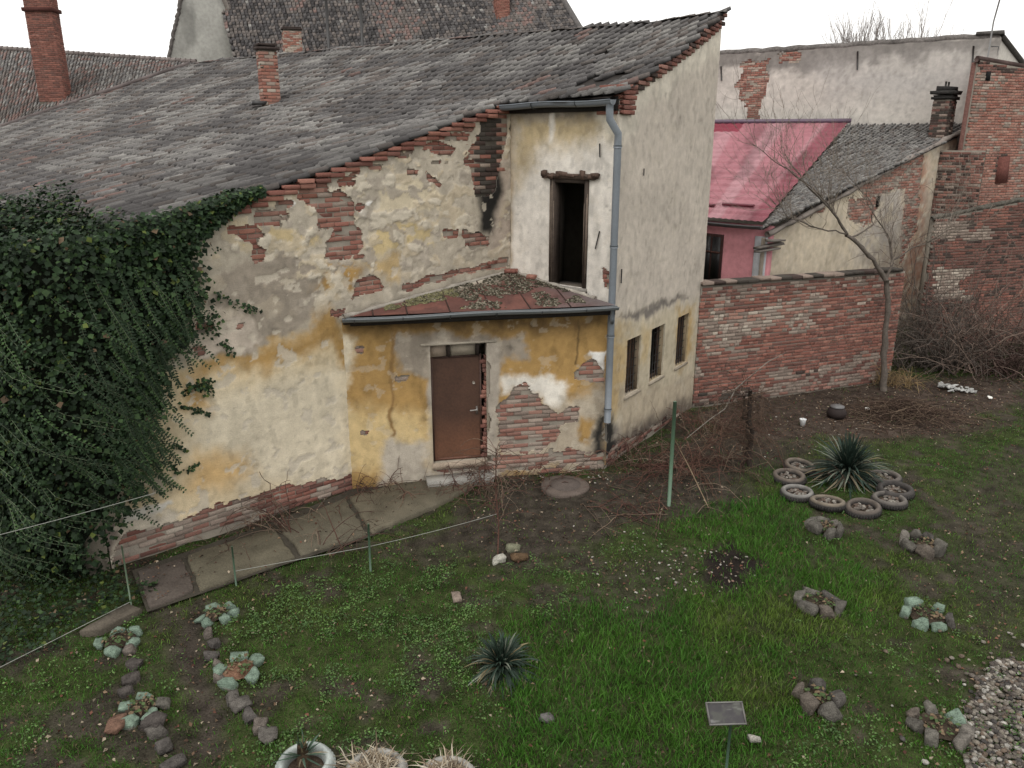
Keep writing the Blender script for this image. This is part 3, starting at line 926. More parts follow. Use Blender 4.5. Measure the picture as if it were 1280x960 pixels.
# two loose bricks on the porch roof
for (du, t, lab, colr) in ((-.02, .93, 'loose red brick on the porch roof at the wall corner', 1), (.28, .92, 'loose broken brick on the porch roof below the tall opening', 2)):
    u = uc_ + du; w = float(prw(u)) * t
    mb = MB()
    V, F = brick_shape(colr)
    ang = .3 + du
    X = PW.d * math.cos(ang) + PW.n * math.sin(ang); Y = np.cross(UP, X)
    mb.add(V @ np.array([X * (.25 if colr == 1 else .17), Y * .12, UP * .075]) + prp(u, w, .055), F, BRICK_PAL[colr])
    tag(mb.build('loose_brick', M['brick']), lab, 'brick')

# ------------------------------------------------------------------ front door
dl = da + .004; dr = PW.uz(603, 510)[0]; dtop = PW.uz(570, 446)[1]
n = 20
Ug, Zg = np.meshgrid(np.linspace(dl, dr, 14), np.linspace(DZ0 + .01, dtop, 28))
nz = fbm(Ug * 3, Zg * 2, 41, 4)
low = sstep(1.3, .5, Zg + (nz - .5) * .8)
cold = lin(76, 48, 34) * (1 - low[..., None] * .8) + lin(112, 68, 44) * low[..., None] * .8
cold = cold * (.8 + .4 * nz)[..., None]
mb = MB().grid(PW.pt(Ug, Zg, -.10 + 0 * Ug), cold)
fbox(mb, PW, dl, dr, DZ0 + .01, dtop, -.15, -.105, lin(70, 46, 38))
door = mb.build('door', M['rust'], house)
mb = MB()
for (u0, u1) in ((dl, dl + .035), (dr - .03, dr)):
    fbox(mb, PW, u0, u1, DZ0 + .01, dtop, -.10, -.082, lin(74, 48, 38))
fbox(mb, PW, dl + .035, dr - .03, dtop - .035, dtop, -.10, -.082, lin(70, 46, 38))
fbox(mb, PW, dl + .035, dr - .03, DZ0 + .01, DZ0 + .05, -.10, -.082, lin(108, 66, 48))
mb.build('door_frame', M['rust'], door)
hu, hz = PW.uz(597, 513)
mb = MB()
fbox(mb, PW, hu - .018, hu + .022, hz - .1, hz + .05, -.10, -.088, lin(90, 80, 72))
mb.tube([PW.pt(hu, hz, -.09), PW.pt(hu, hz, -.03), PW.pt(hu - .13, hz - .005, -.03)], .011, lin(168, 164, 158), 6)
mb.build('handle', M['metal'], door)
lu, lz = PW.uz(593, 480)
MB().tube([PW.pt(lu, lz, -.10), PW.pt(lu, lz, -.075)], .025, lin(150, 140, 126), 10).build('lock', M['metal'], door)
reveal(PW, (da, db, DZ0, DZ1), .24, lin(150, 138, 120), door)
mb = MB()                                       # bricked up transom with two stub posts
fbox(mb, PW, da, da + .28, dtop + .01, DZ1, -.20, -.06, lin(146, 128, 110), .006)
fbox(mb, PW, da + .34, dr - .10, dtop + .01, DZ1, -.20, -.05, lin(144, 132, 114), .004)
mb.build('transom_block', M['plaster'], door)
for u0 in (da + .285, dr - .095):
    MB().box(PW.pt(u0 + .027, (dtop + DZ1) / 2, -.06), (.05, .1, DZ1 - dtop), lin(44, 34, 28), [PW.d, PW.n, UP], .004).build('transom_post', M['wood'], door)
items = []                                      # toothed brick jamb at the right of the leaf
Xp = PW.d if np.cross(PW.d, PW.n)[2] > 0 else -PW.d
for k in range(24):
    L_ = R.uniform(.02, .09) if R.random() < .75 else .11
    items.append((PW.pt(db - L_ / 2 + .01, DZ0 + .05 + k * .079, -.14), Xp * (L_ + .02), PW.n * .12, UP * .066, int(R.choice([1, 3, 6, 2, 0]))))
place_pieces(items, BRICK_PAL, brick_shape, M['brick'], door, 'jamb_brick', 300)
mb = MB()
fbox(mb, PW, da - .02, db - .04, DZ0 - .12, DZ0 - .004, -.2, .02, lin(160, 142, 122), .006)
mb.build('threshold', M['concrete'], door)
mb = MB()
fbox(mb, PW, da - .15, db + .06, .0, .17, .02, .32, lin(150, 146, 138), .01)
mb.build('door_step', M['concrete'], house)
mb = MB()                                       # thin drip mould round the doorway
zt = PW.uz(570, 431)[1]
fbox(mb, PW, da - .16, db + .16, zt + .01, zt + .05, .006, .03, lin(170, 158, 140), .004)
mb.build('door_moulding', M['plaster'], house)

# ------------------------------------------------------------------ barred windows in the gable
for k, (a, b, c, d) in enumerate(gwin):
    mb = MB()
    fc = lin(74, 54, 42)
    for (u0, u1, z0, z1) in ((a, a + .06, c, d), (b - .06, b, c, d), (a + .06, b - .06, d - .06, d), (a + .06, b - .06, c, c + .06)):
        fbox(mb, GW, u0, u1, z0, z1, -.20, -.13, fc, .003)
    w = mb.build('barred_window', M['wood'], house)
    reveal(GW, (a, b, c, d), .26, lin(150, 130, 100) if k else lin(126, 108, 86), w)
    MB().box(GW.pt((a + b) / 2, (c + d) / 2, -.235), (b - a + .04, .015, d - c + .04), lin(20, 18, 18), [GW.d, GW.n, UP]).build('pane', M['metal'], w)
    if k != 1:
        mb = MB()
        fbox(mb, GW, a + (b - a) * .42, b - .06, c + .06, d - .06, -.19, -.165, lin(92, 66, 48), .003)
        mb.build('shutter_board', M['wood'], w)
    mb = MB()
    for j in range(1, 5):
        u = a + (b - a) * j / 5
        mb.tube([GW.pt(u, c, -.08), GW.pt(u, d, -.08)], .009, lin(40, 36, 34), 5)
    for j in range(1, 7):
        z = c + (d - c) * j / 7
        mb.tube([GW.pt(a, z, -.09), GW.pt(b, z, -.09)], .007, lin(40, 36, 34), 5)
    mb.build('iron_bars', M['rust'], w)
    mb = MB()
    fbox(mb, GW, a - .04, b + .04, c - .05, c - .004, -.2, .025, lin(150, 138, 120), .006)
    mb.build('sill', M['concrete'], w)

# ------------------------------------------------------------------ chimneys
def chimney(base, w, dpt, h, rot, parent, pal, lean=0.0, cap=True, name='chimney', capcol=lin(70, 60, 56), limit=300, brickL=.25, plaster=None, drop=.8):
    X = np.array([math.cos(rot), math.sin(rot), 0]); Y = np.array([-math.sin(rot), math.cos(rot), 0])
    base = np.asarray(base, float)
    core = MB()
    core.box(base + UP * (h - drop) / 2, (w - .03, dpt - .03, h + drop), MORTAR * .8, [X, Y, UP])
    c = core.build(name, M['plaster'], parent)
    items = []
    for k in range(int(h / .0775)):
        z = .04 + k * .0775
        sh = lean * z * X
        for (D, N, L_, W_) in ((X, -Y, w, dpt), (X, Y, w, dpt), (Y, X, dpt, w), (Y, -X, dpt, w)):
            nb = max(1, int(round(L_ / brickL)))
            bl = L_ / nb
            Xb = D if np.cross(D, N)[2] > 0 else -D
            off = bl / 2 if k % 2 else 0
            for j in range(nb + (1 if off else 0)):
                u0 = max(-L_ / 2, -L_ / 2 + j * bl - off); u1 = min(L_ / 2, -L_ / 2 + (j + 1) * bl - off)
                if u1 - u0 < .04: continue
                n_ = R.random()
                items.append((base + sh + D * (u0 + u1) / 2 + N * (W_ / 2 - .03 + R.normal(0, .005)) + UP * z, Xb * (u1 - u0 - .012), N * .06, UP * .066, int(R.choice(pal))))
    place_pieces(items, BRICK_PAL, brick_shape, M['brick'], c, 'brick', limit)
    if cap:
        mb = MB()
        t = base + lean * h * X + UP * h
        mb.box(t + UP * .04, (w + .10, dpt + .10, .07), capcol, [X, Y, UP], .008)
        mb.box(t + UP * .11, (w + .02, dpt + .02, .07), capcol * 1.1, [X, Y, UP], .01)
        mb.build('chimney_cap', M['brick'], c)
    return c
# small chimney on the sagging roof: foot at picture (335,128)
def on_roof(px, py):
    best = None
    for F in np.linspace(12, 34, 900):
        p = at(px, py, F)
        q = p[:2] - A2
        g = p[2] - roof_z(q @ edir, q @ mdir)
        if best is not None and best[0] > 0 >= g: return p
        best = (g, p)
    return best[1]
pc = on_roof(337, 131)
hscale = (128 - 62) * proj(pc)[2] / FPX
chimney(pc + np.array([0, .1, -.1]), .42, .36, hscale + .05, .55, house, [0, 2, 5, 7, 4, 9, 8], limit=160)
MB().box(pc + np.array([-.22, -.2, .03]), (.34, .30, .06), lin(44, 42, 42), [unit([1, .5, .1]), unit([-.5, 1, .0]), UP], .02).build('lead_flashing', M['metal'], house)
# ------------------------------------------------------------------ neighbours
def tile_patch(p00, p10, p01, p11, tw, ex, pal_fn, parent, name='roof_tile', limit=0, th=.02, inside=None, jit=.03, under=lin(44, 40, 38), stagger=.5):
    """p00/p10 lower edge, p01/p11 upper edge"""
    p00, p10, p01, p11 = [np.asarray(p, float) for p in (p00, p10, p01, p11)]
    def S(s, t): return (p00 * (1 - s) + p10 * s) * (1 - t) + (p01 * (1 - s) + p11 * s) * t
    Lx = (np.linalg.norm(p10 - p00) + np.linalg.norm(p11 - p01)) / 2
    Ly = (np.linalg.norm(p01 - p00) + np.linalg.norm(p11 - p10)) / 2
    sg, tg = np.meshgrid(np.linspace(0, 1, 30), np.linspace(0, 1, 20))
    V = S(sg[..., None], tg[..., None]) - UP * .06
    kp = None
    if inside is not None:
        sc, tc_ = (sg[:-1, :-1] + sg[1:, 1:]) / 2, (tg[:-1, :-1] + tg[1:, 1:]) / 2
        kp = inside(S(sc[..., None], tc_[..., None]))
    roof_ = MB().grid(V, under, kp).build('roof', M['wood'], parent)
    items = []
    nx, ny = int(Lx / tw), int(Ly / ex)
    for r_ in range(ny):
        t = (r_ + .0) / ny
        wav = R.normal(0, .006)
        for i in range(nx + 1):
            s = (i + (stagger if r_ % 2 else 0)) / nx + R.normal(0, .04) / nx
            if s > 1 or s < 0: continue
            p = S(s, t)
            if inside is not None and not inside(p[None])[0]: continue
            qx, qy, qz = proj(p)
            if qx < -300 or qx > 1400 or qy < -80: continue
            X = unit(S(min(s + .01, 1.01), t) - S(s - .01, t)); Y = unit(S(s, t + .05) - p)
            rz = R.normal(0, jit)
            X, Y = X * math.cos(rz) + Y * math.sin(rz), Y * math.cos(rz) - X * math.sin(rz)
            Z = np.cross(X, Y)
            if Z[2] < 0: X = -X; Z = -Z
            items.append((p + UP * (-.03 + wav + R.normal(0, .004)), X * tw * .9, Y * ex * 1.6 - Z * .01, Z * (th + abs(R.normal(0, .008))), pal_fn(p)))
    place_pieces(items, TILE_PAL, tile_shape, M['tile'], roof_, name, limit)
    return roof_

def simple_wall(name, p, q, z0, z1p, z1q, thick, col, parent, mat='plaster'):
    """upright slab from p to q with a sloping top"""
    p, q = np.asarray(p, float)[:2], np.asarray(q, float)[:2]
    d = unit(q - p); n = np.array([d[1], -d[0]])
    if n @ -((p + q) / 2) < 0: n = -n
    V = []
    for o in (0, -thick):
        for (xy, z) in ((p, z0), (q, z0), (q, z1q), (p, z1p)):
            V.append([*(xy + n * o), z])
    mb = MB().add(V, [(0, 1, 2, 3), (7, 6, 5, 4), (0, 4, 5, 1), (1, 5, 6, 2), (2, 6, 7, 3), (3, 7, 4, 0)], col)
    return mb.build(name, M[mat], parent)

def far_frame(p, q):
    p, q = np.asarray(p, float)[:2], np.asarray(q, float)[:2]
    d = unit(q - p); n = np.array([d[1], -d[0]])
    if n @ -((p + q) / 2) < 0: n = -n
    return Frame(p, d, n), float(np.linalg.norm(q - p))

# ---- left neighbour: tiled roof running down into the valley
vt = roof_p(20.6, 10.1); vb_ = roof_p(26.5, 4.5)
r0 = at(-240, 45, 40.0); r1 = at(245, 78, 40.0)
nb1 = thing('neighbour_house', (-20, 36, 0), 'neighbouring house with weathered grey and orange tiled roof behind a tall chimney', 'house')
# lower edge follows the valley; extend it past both ends
vdir = unit(vt - vb_)
lo0 = at(-240, 257, 33.2); lo1 = vt + UP * .15 + np.array([0.3, .3, 0])
def pal_nb(p):
    px, py, _ = proj(p)
    n = fbm(np.array([p[0] * .6]), np.array([p[1] * .6 + p[2]]), 12, 3)[0]
    if px < 120 and py > 88 and R.random() < .55: return int(R.choice([6, 6, 4, 7]))
    if n > .55 and R.random() < .4: return 6
    return int(R.choice([0, 2, 4, 5, 7, 0]))
def in_nb(P):
    q = P[..., :2] - A2
    a_, b_ = q @ edir, q @ mdir
    return P[..., 2] > roof_z(a_, np.minimum(b_, 10.3)) - .05 * 0 - .02
tile_patch(lo0 - UP * 1.2 + np.array([0, -1.6, 0]), lo1 - UP * 1.2 + np.array([.0, -1.6, 0]), r0, r1, .15, .29, pal_nb, nb1, limit=0, th=.055, jit=.012, stagger=0)
mb = MB()
for k in range(76):
    t0, t1 = k / 76, (k + 1.08) / 76
    mb.tube([r0 + (r1 - r0) * t0 + UP * .02, r0 + (r1 - r0) * t1 + UP * .035], [.10, .12], jitter_col(lin(118, 108, 104), .15), 8)
mb.build('ridge_tiles', M['tile'], nb1, kind='stuff')
simple_wall('wall', lo0 + np.array([0, 6, 0]), lo1 + np.array([0, 6, 0]), 0, 6.5, 6.5, .3, lin(170, 160, 146), nb1)
# mortar along the valley
vv = np.linspace(0, 1, 30)[:, None]
P = vb_ + (vt - vb_) * vv
P = np.concatenate([vb_[None] + (vb_ - vt) * .3, P])
MB().tube(P + UP * .03, .085, jitter_col(lin(92, 82, 80), .2, len(P)), 8).build('valley_mortar', M['plaster'], nb1)
foot = at(68, 112, 35.0)
ch = chimney(foot + UP * -.5, 1.04, .7, 5.4, .08, nb1, [1, 3, 6, 1, 3, 0], lean=-.0, cap=False, limit=0, drop=2.0)
mb = MB()
X = np.array([math.cos(.08), math.sin(.08), 0]); Y = np.array([-math.sin(.08), math.cos(.08), 0])
mb.box(foot + UP * 3.0, (1.18, .86, .14), lin(84, 50, 44), [X, Y, UP], .01)
mb.build('chimney_band', M['brick'], ch)

# ---- big house behind: half gable end in grey render and a high mottled roof
big = thing('large_house', (0, 50, 0), 'large house behind with grey rendered gable end and mottled brown tiled roof', 'house')
FB = 46.0
g0, g1, g2, g3 = at(207, 86, FB - 2), at(312, 82, FB), at(278, -12, FB), at(228, -12, FB - 1.5)
BF, _ = far_frame(g0, g1)
gp_ = [BF.uz(207, 90), BF.uz(318, 86), BF.uz(274, -14), BF.uz(229, -14)]
Ug, Zg = np.meshgrid(np.linspace(gp_[0][0] - .5, gp_[1][0] + .5, 90), np.linspace(gp_[0][1] - 4, gp_[3][1], 110))
cU, cZ = (Ug[:-1, :-1] + Ug[1:, 1:]) / 2, (Zg[:-1, :-1] + Zg[1:, 1:]) / 2
def lerpx(pa, pb, z): return pa[0] + (pb[0] - pa[0]) * (z - pa[1]) / (pb[1] - pa[1])
kp = (cU > lerpx(gp_[0], gp_[3], cZ)) & (cU < lerpx(gp_[1], gp_[2], cZ))
n = fbm(Ug * .8, Zg * .35, 4, 5); n2 = fbm(Ug * 2.5, Zg * 1.2, 14, 4)
colg = lin(164, 162, 154) * (1 - .38 * sstep(.45, .7, n))[..., None] * (.8 + .4 * n2)[..., None]
MB().grid(BF.pt(Ug, Zg, .0), colg, kp).build('gable_wall', M['plaster'], big)
pl, pr = BF.pt(*gp_[0]), BF.pt(*gp_[3])
MB().tube(np.array([pl + (pr - pl) * t for t in np.linspace(0, 1, 40)]) + R.normal(0, .02, (40, 3)), .10, lin(96, 90, 86), 5).build('verge', M['tile'], big)
pl2, pr2 = BF.pt(*gp_[1]), BF.pt(*gp_[2])
MB().tube(np.array([pl2 + (pr2 - pl2) * t for t in np.linspace(0, 1, 20)]), .12, lin(128, 120, 112), 6).build('verge', M['tile'], big)
def pal_big(p):
    n = fbm(np.array([p[0] * .35]), np.array([p[2] * .8]), 32, 3)[0]
    if R.random() < .02: return 5
    return int(R.choice([6, 4, 7, 1])) if n > .48 else int(R.choice([1, 3, 7, 4, 8]))
tile_patch(at(300, 98, FB - 3), at(738, 60, FB - 3), at(262, -50, FB + 1.5), at(676, -46, FB + 1.5), .20, .19, pal_big, big, th=.05, jit=.03, stagger=.12)
pe0, pe1 = at(740, 62, FB - 2.9), at(690, -22, FB + .4)
MB().tube(np.array([pe0 + (pe1 - pe0) * t for t in np.linspace(0, 1, 16)]) + UP * .05, .16, lin(96, 92, 90), 6).build('verge', M['tile'], big)
simple_wall('wall', at(300, 98, FB - 2.8), at(738, 60, FB - 2.8), 0, 8.2, 8.2, .3, lin(168, 158, 146), big)
chimney(at(368, 88, FB - 4.5) - UP * .2, .85, .6, 2.0, .4, big, [2, 5, 7, 0, 8, 9], limit=0, cap=True)
chimney(at(627, 20, FB - 1.0) - UP * .2, .7, .6, 1.7, .3, big, [0, 1, 2], limit=0, cap=False)
for px, yb, nm, lab in ((411, 52, 'aerial_mast', 'thin upright metal mast rising from the large roof near its brick chimney'), (453, 50, 'aerial_mast', 'thin leaning metal mast beside bare mortar patch on the large roof')):
    p = at(px, yb + 6, FB - 5.2)
    mb = MB().tube([p - UP * .5, p + UP * 1.5, p + UP * 4.2 + np.array([.1 if px > 430 else 0, 0, 0])], [.085, .075, .06], lin(48, 46, 45), 6)
    tag(mb.build(nm, M['metal']), lab, 'mast', 'masts on the large roof')

# ---- garden brick wall
def brick_wall(name, fr, u0, u1, zt, sel, parent, limit, bl=.262, course=.0785, z0=0.0, thick=.25, dark=1.0, jit=.004, dm=.14):
    """zt(u): top"""
    core = MB()
    uu = np.linspace(u0, u1, 40)
    V0 = fr.pt(uu, np.full(40, z0 - .1), -.013); V1 = fr.pt(uu, zt(uu) - .01, -.013)
    V2 = fr.pt(uu, zt(uu) - .01, -thick); V3 = fr.pt(uu, np.full(40, z0 - .1), -thick)
    core.grid(np.stack([V0, V1, V2, V3]), MORTAR * .72 * dark)
    core.box(fr.pt(u0 + .02, (zt(np.array([u0]))[0] + z0) / 2, -thick / 2 - .014), (.02, thick - .03, zt(np.array([u0]))[0] - z0 - .02), MORTAR * .7, [fr.d, fr.n, UP])
    core.box(fr.pt(u1 - .02, (zt(np.array([u1]))[0] + z0) / 2, -thick / 2 - .014), (.02, thick - .03, zt(np.array([u1]))[0] - z0 - .02), MORTAR * .7, [fr.d, fr.n, UP])
    w = core.build(name, M['plaster'], parent)
    X = fr.d if np.cross(fr.d, fr.n)[2] > 0 else -fr.d
    items = []
    zmax = float(np.max(zt(uu)))
    for k in range(int((zmax - z0) / course)):
        z = z0 + k * course + .04
        sag = R.normal(0, .002); wobb = R.normal(0, .03)
        for j in range(int((u1 - u0) / bl) + 2):
            ua = u0 + j * bl - (bl / 2 if k % 2 else 0) + wobb
            ub = ua + bl - .012
            if R.random() < .3:                           # now and then two headers in place of a stretcher
                hd = ua + bl * .5
                for (va, vb2) in ((max(ua, u0), min(hd - .012, u1)), (max(hd, u0), min(ub, u1))):
                    uc = (va + vb2) / 2
                    if vb2 - va < .05 or z + .035 > zt(np.array([uc]))[0]: continue
                    px, py, dz = proj(fr.pt(uc, z))
                    if px < -150 or px > 1430 or py < -90: continue
                    items.append((fr.pt(uc, z + sag + R.normal(0, .002), -.045 + R.normal(0, jit)), X * (vb2 - va) * R.uniform(.95, 1.0), fr.n * .09, UP * (course - .015), sel(uc, z)))
                continue
            ua, ub = max(ua, u0), min(ub, u1)
            if ub - ua < .05: continue
            uc = (ua + ub) / 2
            if z + .035 > zt(np.array([uc]))[0]: continue
            px, py, dz = proj(fr.pt(uc, z))
            if px < -150 or px > 1430 or py < -90: continue
            c = sel(uc, z)
            if c is None: continue
            items.append((fr.pt(uc, z + sag + R.normal(0, .002), -.045 + R.normal(0, jit)), X * (ub - ua) * R.uniform(.95, 1.0), fr.n * .09, UP * (course - .015), c))
    place_pieces(items, BRICK_PAL, brick_shape, M['brick'], w, 'brick', limit)
    return w
W0, W1 = gp(866, 509), gp(1112, 476)
BW, LB = far_frame(W0, W1)
gwall = thing('garden_wall', W0, 'high red brick garden wall with lime washed patches and mossy coping', 'wall')
lime1 = BW.poly([(878, 400), (900, 385), (980, 385), (1030, 400), (960, 415), (900, 440), (875, 440)])
lime2 = BW.poly([(960, 375), (1040, 368), (1040, 385), (990, 395)])
lime3 = BW.poly([(930, 500), (960, 480), (1100, 440), (1100, 480), (930, 512)])
soot1 = BW.poly([(1000, 465), (1020, 455), (1015, 480), (998, 480)])
def bw_sel(u, z):
    uu, zz = np.array([u + (fbm(np.array([u * 3]), np.array([z * 3]), 6, 3)[0] - .5) * .7]), np.array([z + (fbm(np.array([u * 3 + 9]), np.array([z * 3]), 7, 3)[0] - .5) * .5])
    r = R.random()
    if sdpoly(uu, zz, lime1)[0] < 0: return int(R.choice([9, 9, 10, 8, 5])) if r < .9 else 4
    if sdpoly(uu, zz, lime2)[0] < 0: return int(R.choice([9, 5, 10, 4]))
    if sdpoly(uu, zz, lime3)[0] < 0: return int(R.choice([10, 10, 4, 10, 6]))
    if sdpoly(uu, zz, soot1)[0] < 0: return 11
    if z > 2.55: return int(R.choice([3, 6, 10, 9, 4]))
    if z < .35: return int(R.choice([6, 10, 11, 3, 12]))
    n = fbm(np.array([u * 1.5]), np.array([z * 2.5]), 19, 3)[0]
    if n > .56 and r < .6: return int(R.choice([9, 10, 4]))
    return int(R.choice([0, 1, 3, 2, 1, 3, 6]))
ztw = lambda u: 2.80 + .0 * np.asarray(u)
brick_wall('wall_face', BW, .0, LB, ztw, bw_sel, gwall, 300)
cop = []
for k in range(int(LB / .3)):
    cop.append((BW.pt(.15 + k * .3, 2.83 + R.normal(0, .006), -.12), BW.d * .29 * (1 if np.cross(BW.d, BW.n)[2] > 0 else -1), BW.n * .34, UP * .07, int(R.choice([12, 11, 10, 12]))))
place_pieces(cop, BRICK_PAL, brick_shape, M['brick'], gwall, 'coping_stone', 300)

# ---- pink house with faded red sheet roof, joined to the mossy outbuilding
EL_, ER_ = np.array([2.6, 24.0, 3.80]), np.array([6.35, 19.75, 3.80])
TL_, TR_ = np.array([4.5, 32.6, 6.42]), np.array([15.6, 27.15, 6.38])
def RS(s, t): return (EL_ * (1 - s) + ER_ * s) * (1 - t) + (TL_ * (1 - s) + TR_ * s) * t
pink = thing('pink_house', (5.0, 22, 0), 'pink rendered house with faded red sheet metal roof', 'house')
n_u, n_v = 150, 260
sg, tg = np.meshgrid(np.linspace(0, 1, n_u), np.linspace(0, 1, n_v))
# right edge of the red sheets runs from picture (955,283) to (1056,161)
def s_edge(t): return .965 - .42 * t
def EDGE(t): return RS(.965, 0) * (1 - t) + RS(.655, 1) * t
def LEFT(t): return RS(.0, 0) * (1 - t) + RS(.0, 1) * t
def PS(s, t): return LEFT(t) * (1 - s) + EDGE(t) * s
Pm = PS(sg[..., None], tg[..., None])
across = sg * 6.4
Pm = Pm + UP * (.03 + .020 * np.abs(np.sin(across * math.pi / .22)) + .055 * (1 - (tg * 18) % 1.0))[..., None]
st = fbm(across * 1.5, tg * .3, 27, 2)
stripe = np.clip(sstep(.1, .7, np.sin(across * 4.4 + 1.5 * (st - .5) + tg * .6)) * (.5 + st), 0, 1)
colp = lin(158, 98, 106) * (1 - stripe[..., None]) + lin(168, 120, 126) * stripe[..., None]
edge = sstep(.90, .93, sg)
colp = colp * (1 - edge[..., None]) + lin(134, 70, 80) * edge[..., None]
band = (sg > .36) & (sg < .56) & (tg > .88)
dirt = fbm(across * 2.2, tg * 5, 63, 4)
colp = colp * (1 - .35 * sstep(.5, .75, dirt))[..., None]
colp = np.where(band[..., None], lin(134, 52, 66), colp)
pr_ = MB().grid(Pm, colp).build('metal_roof', M['sheet'], pink)
MB().tube([PS(s, 1.0) + UP * .10 for s in np.linspace(.0, 1.01, 12)], .09, lin(92, 72, 92), 6).build('ridge_cap', M['metal'], pr_)
for (s0, s1, t) in ((.55, .70, .085), (.735, .90, .10)):
    MB().tube([PS(s, t) + UP * .12 for s in np.linspace(s0, s1, 6)], .045, lin(110, 36, 52), 5).build('snow_guard', M['metal'], pr_)
half_gutter('gutter', RS(.0, 0) + np.array([-.05, -.1, -.02]), RS(.97, 0) + np.array([-.05, -.1, -.02]), .075, lin(84, 80, 82), 4, pink)
wl0, wl1 = np.array([2.9, 24.1]), np.array([6.45, 20.1])
PF, LPF = far_frame(wl0, wl1)
simple_wall('wall', wl0, wl1, 0, 3.75, 3.75, .3, lin(206, 130, 136), pink)
ua, ub = PF.uz(876, 325)[0], PF.uz(903, 325)[0]
mb = MB(); fbox(mb, PF, ua, ub, 2.1, 3.45, .01, .05, lin(70, 44, 40)); w = mb.build('window', M['wood'], pink)
for q in range(2):
    mb = MB(); um = (ua + ub) / 2
    fbox(mb, PF, (ua, um + .03)[q] + (.06 if q == 0 else 0), (um - .03, ub - .06)[q], 2.16, 3.38, .052, .06, lin(26, 24, 26)); mb.build('pane', M['metal'], w)
mb = MB(); fbox(mb, PF, ua + .06, ub - .06, 2.95, 3.0, .06, .075, lin(84, 52, 44)); mb.build('glazing_bar', M['wood'], w)
uq = PF.uz(966, 325)[0]
mb = MB(); fbox(mb, PF, LPF - .32, LPF + .02, 0, 3.5, .01, .05, lin(186, 188, 192)); mb.build('corner_panel', M['plaster'], pink)

# ---- mossy outbuilding
out = thing('outbuilding', (10, 22.5, 0), 'outbuilding with mossy grey tiled roof and patched plaster gable wall', 'shed')
v0, v1 = np.array([6.30, 20.0]), np.array([14.2, 26.3])
OF, LO = far_frame(v0, v1)
def out_top(u): return 3.55 + (6.05 - 3.55) * np.asarray(u) / (LO * .97)
def in_out(P):
    q = P[..., :2] - v0
    d = OF.d[:2]; n = OF.n[:2]
    return (q @ n < .12)
mossy = lambda p: int(R.choice([5, 0, 2, 5, 4, 2, 2]))
# share the slope: from the red edge across to the verge
tile_patch(EDGE(0) + np.array([.02, 0, 0]), RS(1.0, -.02), EDGE(1) + np.array([.02, 0, 0]), RS(1.0, 1), .14, .14, mossy, out, inside=in_out, th=.05, jit=.06)
O_ = OF.poly
ol = [
    (O_([(960, 300), (1080, 230), (1080, 345), (960, 345)]), lin(196, 180, 154), .25, 1.2, 0),
    (O_([(1085, 210), (1150, 185), (1140, 300), (1070, 330)]), lin(170, 160, 148), .3, 1.2, 0),
    (O_([(1135, 180), (1185, 165), (1170, 400), (1125, 400)]), lin(172, 128, 104), .3, 1.2, 0),
    (O_([(1160, 185), (1185, 175), (1175, 300), (1155, 300)]), lin(186, 170, 148), .2, 1.2, 0),
]
oh = [(O_([(1075, 215), (1140, 190), (1135, 235), (1080, 245)]), 1.3), (O_([(1135, 185), (1155, 175), (1145, 290), (1125, 330)]), .9), (O_([(1010, 250), (1030, 240), (1030, 262), (1012, 270)]), .8),
      (O_([(1060, 250), (1100, 245), (1090, 280), (1060, 275)]), 1.2)]
ow = plaster_wall('gable_wall', OF, 0, LO, lambda u: out_top(u) - .08, .06, lin(164, 148, 130), ol, oh, parent=out, seed=47, grime=.5, limit=0, chips=.4, rag=lambda u, z: .6 * sstep(2, 5, u), brick_sel=lambda u, z: int(R.choice([4, 2, 5, 4, 9, 10])))
# rotten plank ends at the foot of the verge
mb = MB()
for k, (u_, z_, l_) in enumerate(((.15, 3.30, 1.1), (.05, 3.20, .9), (.3, 3.42, .7))):
    mb.box(OF.pt(u_, z_, .10 + .03 * k), (l_, .16, .06), lin(116, 108, 100) * (.8 + .12 * k), [unit(OF.d + UP * (.04 - .05 * k)), OF.n, UP], .012)
mb.build('rotten_planks', M['wood'], out)
MB().tube([OF.pt(u, out_top(u) - .03 + R.normal(0, .015), .05) for u in np.linspace(.1, LO, 40)], R.uniform(.05, .09, 40), jitter_col(lin(126, 116, 108), .15, 40), 6).build('verge_mortar', M['plaster'], out)
u_, z_ = OF.uz(1097, 252)
MB().box(OF.pt(u_, z_, .0), (.12, .06, .3), lin(30, 28, 26), [OF.d, OF.n, UP]).build('vent_slot', M['dark'], ow)
cb = OF.pt(OF.uz(1188, 175)[0] - .1, 5.3, -.3)
oc = chimney(cb, .55, .5, 1.75, .7, out, [11, 12, 10, 6], limit=0, cap=True, capcol=lin(52, 50, 48))
mb = MB()
X = np.array([math.cos(.7), math.sin(.7), 0]); Y = np.array([-math.sin(.7), math.cos(.7), 0])
mb.box(cb + UP * 1.95, (.72, .66, .10), lin(58, 56, 54), [X, Y, UP], .012); mb.box(cb + UP * 2.06, (.5, .46, .16), lin(50, 48, 47), [X, Y, UP], .015)
for q in (-.12, .08):
    mb.tube([cb + X * q + UP * 2.1, cb + X * q + UP * 2.28], .03, lin(60, 58, 56), 6)
mb.build('chimney_crown', M['stone'], oc)

